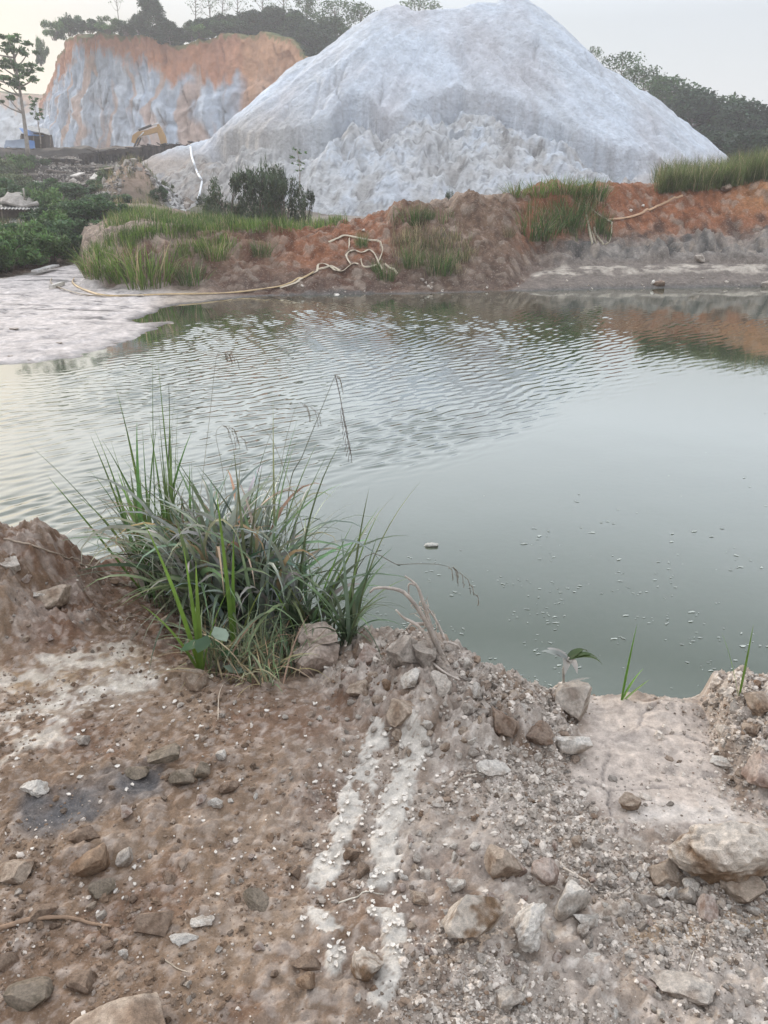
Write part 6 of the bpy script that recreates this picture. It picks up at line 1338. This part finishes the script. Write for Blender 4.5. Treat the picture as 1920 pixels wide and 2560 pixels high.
hose([(1484, 570), (1488, 585), (1496, 598), (1508, 614)], .085, 'pale hose hanging just right of the straight one', OL)
hose([(1478, 580), (1484, 596), (1490, 612)], .075, 'short pale hose between the two hanging ones', OL)
hose([(1516, 552), (1528, 558), (1528, 578), (1526, 596), (1522, 608), (1512, 614)], .075, 'pale hose bent into a hook right of the hanging ones', OL)
hose([(1466, 506), (1480, 525), (1498, 540), (1520, 552)], .05, 'thin dull hose slanting from the tuft to the hooked hose', (.30, .24, .17))
hose([(1520, 551), (1560, 547), (1590, 540), (1630, 524), (1665, 508), (1706, 491)], .10, 'brown hose running up the red bank to the right', (.44, .27, .16))
# boards and scrap on the left slope
def plank(px0, py0, px1, py1, w, label, col, grp=None, lift=.22, sheet_=MID, th=.09):
    a = np.array(sheet_.at(px0, py0, y0=34 if sheet_ is MID else 12)); b = np.array(sheet_.at(px1, py1, y0=34 if sheet_ is MID else 12)); mb = MB(); mb.bar(a+np.array([0, 0, lift]), b+np.array([0, 0, lift]), w*(1.7 if sheet_ is MID else 1), th, np.asarray(col)*1.15)
    return tag(mb.build('plank', M['wood'], None, False), label, 'plank', grp)
plank(90, 689, 141, 674, .22, 'pale grey board lying on the mud beside the bushes', (.40, .38, .36), None, .12, FAR, .05)
plank(128, 723, 158, 713, .10, 'short pale board near the loops of cream hose', (.44, .41, .37), None, .05, FAR)
GP = 'planks scattered on the left slope'
for q in [(232, 456, 246, 440, .26, 'pale plank standing askew on the slope below the long platform', (.46, .42, .37)), (184, 448, 206, 440, .30, 'broken pale plank left of the askew one', (.48, .44, .40)), (200, 470, 226, 464, .24, 'pale plank lying flat below the broken one', (.45, .41, .37)), (74, 462, 100, 466, .45, 'wide whitish board at the edge of the dark bushes', (.52, .49, .45)),
          (112, 404, 186, 398, .16, 'long thin plank under the small pale-edged platform', (.30, .26, .22)), (150, 418, 200, 410, .22, 'dark plank halfway down the rubble slope', (.16, .13, .11)), (118, 430, 160, 438, .22, 'dark plank low on the rubble slope', (.17, .14, .12)), (190, 405, 240, 398, .2, 'grey plank close under the long platform', (.28, .25, .22)),
          (205, 425, 255, 418, .2, 'dark grey plank in the middle of the rubble slope', (.19, .16, .14)), (118, 486, 142, 486, .16, 'small light plank among the bushes', (.5, .46, .4)), (420, 404, 456, 400, .3, 'yellowish plank above the rubble gully', (.38, .34, .22)), (412, 410, 430, 416, .3, 'short yellowish plank at the head of the rubble gully', (.36, .32, .22)),
          (240, 432, 290, 428, .2, 'grey plank below the middle of the long platform', (.26, .23, .2)), (96, 416, 130, 412, .2, 'grey plank left on the rubble slope', (.30, .27, .24)), (426, 510, 432, 478, .10, 'thin pale stick standing in the rubble gully', (.46, .40, .33)), (8, 500, 34, 464, .12, 'slanting pole at the left border above the shelter', (.24, .20, .16))]:
    plank(*q, grp=GP)
# rubble in the gully and on the slope
mb = MB(); g = np.random.default_rng(91)
bm = bmesh.new(); bmesh.ops.create_icosphere(bm, subdivisions=1, radius=1.0); bv = np.array([p.co for p in bm.verts]); bf = np.array([[q.index for q in p.verts] for p in bm.faces]); bm.free()
n = 7000; px = g.uniform(90, 470, n); py = g.uniform(392, 530, n)
gxy = [(385, 402), (400, 430), (412, 465), (430, 500), (440, 528)]
dg = polydist(px, py, gxy); keep = (dg < 22*(.5+g.random(n))) | (g.random(n) < .22)*(np.hypot(px-352, (py-500)*.8) > 55)*(py < 500)
P, ok = MID.hit(px, py, y0=40, y1=100, n=400)
for p, k_, o_, d0 in zip(P, keep, ok, dg):
    if not (k_ and o_): continue
    s = .10*math.exp(np.clip(g.normal(0, .5), -1, .9))*(1.25 if d0 < 20 else .9); v = bv*s*g.uniform(.6, 1.3, (1, 3))*(1+.25*g.normal(0, 1, (len(bv), 1))); mb.add(v+p+np.array([0, 0, s*.2]), bf, np.array([.36, .345, .33] if d0 < 22 else [.30, .265, .235])*g.uniform(.35, 1.6))
tag(mb.build('rubble', M['rock'], None, False), kind='stuff')
# stones on the far bank
kinds2 = {t: [rock_data('stone', 1200+k*11+len(t), 3, .7, 7, .2, *TONES[t]) for k in range(3)] for t in ('pale', 'red', 'white', 'grey')}
def fstone(px, py, w, t, label, grp=None, name='rock'):
    p = FAR.at(px, py, y0=13, y1=34); s = w*.5*p.y/FPX; o = link(name, random.choice(kinds2[t])); o.location = p; o.location.z += s*.2; o.scale = (s, s, s); o.rotation_euler = (random.gauss(0, .3), random.gauss(0, .3), random.uniform(0, 6)); return tag(o, label, 'rock', grp)
fstone(1812, 474, 30, 'red', 'red earth clod on the crest of the red bank below the tall grass'); fstone(1576, 527, 12, 'white', 'white stone on the left part of the red bank'); fstone(1607, 515, 10, 'white', 'white stone right beside the brown hose on the red bank')
fstone(1118, 490, 22, 'red', 'reddish clod on the pale crest left of the tiny dark bush'); fstone(1632, 708, 16, 'white', 'white stone at the right-hand waterline'); fstone(1648, 712, 34, 'red', 'dark clod at the right-hand waterline'); fstone(908, 577, 10, 'white', 'white stone on the red bank above the tangled hose'); fstone(1910, 716, 26, 'grey', 'grey slab at the waterline by the right border')
fstone(845, 742, 22, 'white', 'pale slab at the waterline below the tangled hose'); fstone(1055, 700, 12, 'grey', 'grey stone on the narrow shore below the brown bank'); fstone(1750, 648, 30, 'grey', 'pale lump among the dark clay heaps on the right')
for k in range(28): 
    px = random.uniform(650, 1900); fstone(px, np.interp(px, [650, 1000, 1920], [742, 738, 722])-random.uniform(6, 34), random.uniform(4, 9), random.choice(['pale', 'grey', 'white']), 'little stone on the far shore between the water and the bank', 'little stones on the far shore', 'stone')
# dark cakes of mud on the flat
for px, py, w_, lab in ((36, 822, 26, 'dark crumb of mud in the middle of the mud flat'), (148, 857, 20, 'dark crumb of mud near the water edge of the flat'), (26, 890, 16, 'small dark crumb of mud at the left border of the flat'), (74, 900, 12, 'small upright dark lump at the water edge of the flat'), (428, 809, 16, 'little pale crust at the tip of the mud flat')):
    p = FAR.at(px, py, y0=9, y1=24); s = w_*.5*p.y/FPX; o = link('mud_cake', kinds2['grey'][0]); o.location = p; o.scale = (s, s*.6, s*.35); tag(o, lab, 'mud cake')
# ------------------------------------------------------------------ light and air
SUN_EL, SUN_AZ = R(16), R(-46)      # azimuth measured from straight ahead, minus = to the left
w = bpy.data.worlds.new('World'); SC.world = w; w.use_nodes = True; nt = w.node_tree
for n in list(nt.nodes): nt.nodes.remove(n)
out = N(nt, 'ShaderNodeOutputWorld'); bg = N(nt, 'ShaderNodeBackground'); bg.inputs['Strength'].default_value = .13
sky = N(nt, 'ShaderNodeTexSky', sky_type='NISHITA', sun_disc=False, sun_elevation=SUN_EL, sun_rotation=SUN_AZ, air_density=1.2, dust_density=2.5, ozone_density=1.0)
# a thin overcast lies over the blue
hs = N(nt, 'ShaderNodeHueSaturation', i_Saturation=1.8, i_Value=.17); nt.links.new(sky.outputs[0], hs.inputs['Color'])
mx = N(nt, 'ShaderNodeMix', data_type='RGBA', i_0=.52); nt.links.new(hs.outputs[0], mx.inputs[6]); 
# hazy overcast: low band raised for water reflections, added zenith brightness lights the ground
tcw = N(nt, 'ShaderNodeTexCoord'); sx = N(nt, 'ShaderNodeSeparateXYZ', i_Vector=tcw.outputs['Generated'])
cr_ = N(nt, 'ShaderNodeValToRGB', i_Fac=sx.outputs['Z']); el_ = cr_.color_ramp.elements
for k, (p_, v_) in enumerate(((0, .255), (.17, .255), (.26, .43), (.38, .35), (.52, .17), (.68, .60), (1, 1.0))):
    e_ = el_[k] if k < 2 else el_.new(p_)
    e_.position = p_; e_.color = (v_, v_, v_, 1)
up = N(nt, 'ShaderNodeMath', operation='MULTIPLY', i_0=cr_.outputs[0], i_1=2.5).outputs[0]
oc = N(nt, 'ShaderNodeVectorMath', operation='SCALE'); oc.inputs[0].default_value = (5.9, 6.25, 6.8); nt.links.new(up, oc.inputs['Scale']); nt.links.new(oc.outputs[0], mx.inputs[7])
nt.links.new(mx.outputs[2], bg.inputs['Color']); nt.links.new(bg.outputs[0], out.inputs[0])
L = bpy.data.lights.new('sun', 'SUN'); L.energy = 1.3; L.angle = R(12); L.color = (1, .92, .82)
so = link('sun', L); so.rotation_euler = (math.pi/2-SUN_EL, 0, math.pi-SUN_AZ)
d_ = Vector((math.sin(SUN_AZ)*math.cos(SUN_EL), math.cos(SUN_AZ)*math.cos(SUN_EL), math.sin(SUN_EL)))
so.rotation_euler = (-d_).to_track_quat('-Z', 'Y').to_euler(); so.location = d_*200
# hazy evening air
hz = MB(); hz.box((0, 0, 22.5), (900, 900, 55)); m, nt = new_mat('evening_haze')
o_ = N(nt, 'ShaderNodeOutputMaterial'); pv = N(nt, 'ShaderNodeVolumePrincipled', i_Density=.0014, i_Anisotropy=.2); pv.inputs['Color'].default_value = (.94, .93, .95, 1)
nt.links.new(pv.outputs[0], o_.inputs['Volume']); hzo = hz.build('haze', m); hzo['kind'] = 'stuff'
SC.view_settings.view_transform = 'Standard'; SC.view_settings.look = 'None'; SC.view_settings.gamma = 1; SC.view_settings.use_curve_mapping = False
SC.view_settings.exposure = 1.25
SC.cycles.use_denoising = True; SC.cycles.max_bounces = 6; SC.cycles.volume_bounces = 1; SC.cycles.transparent_max_bounces = 6
SC.cycles.volume_max_steps = 64
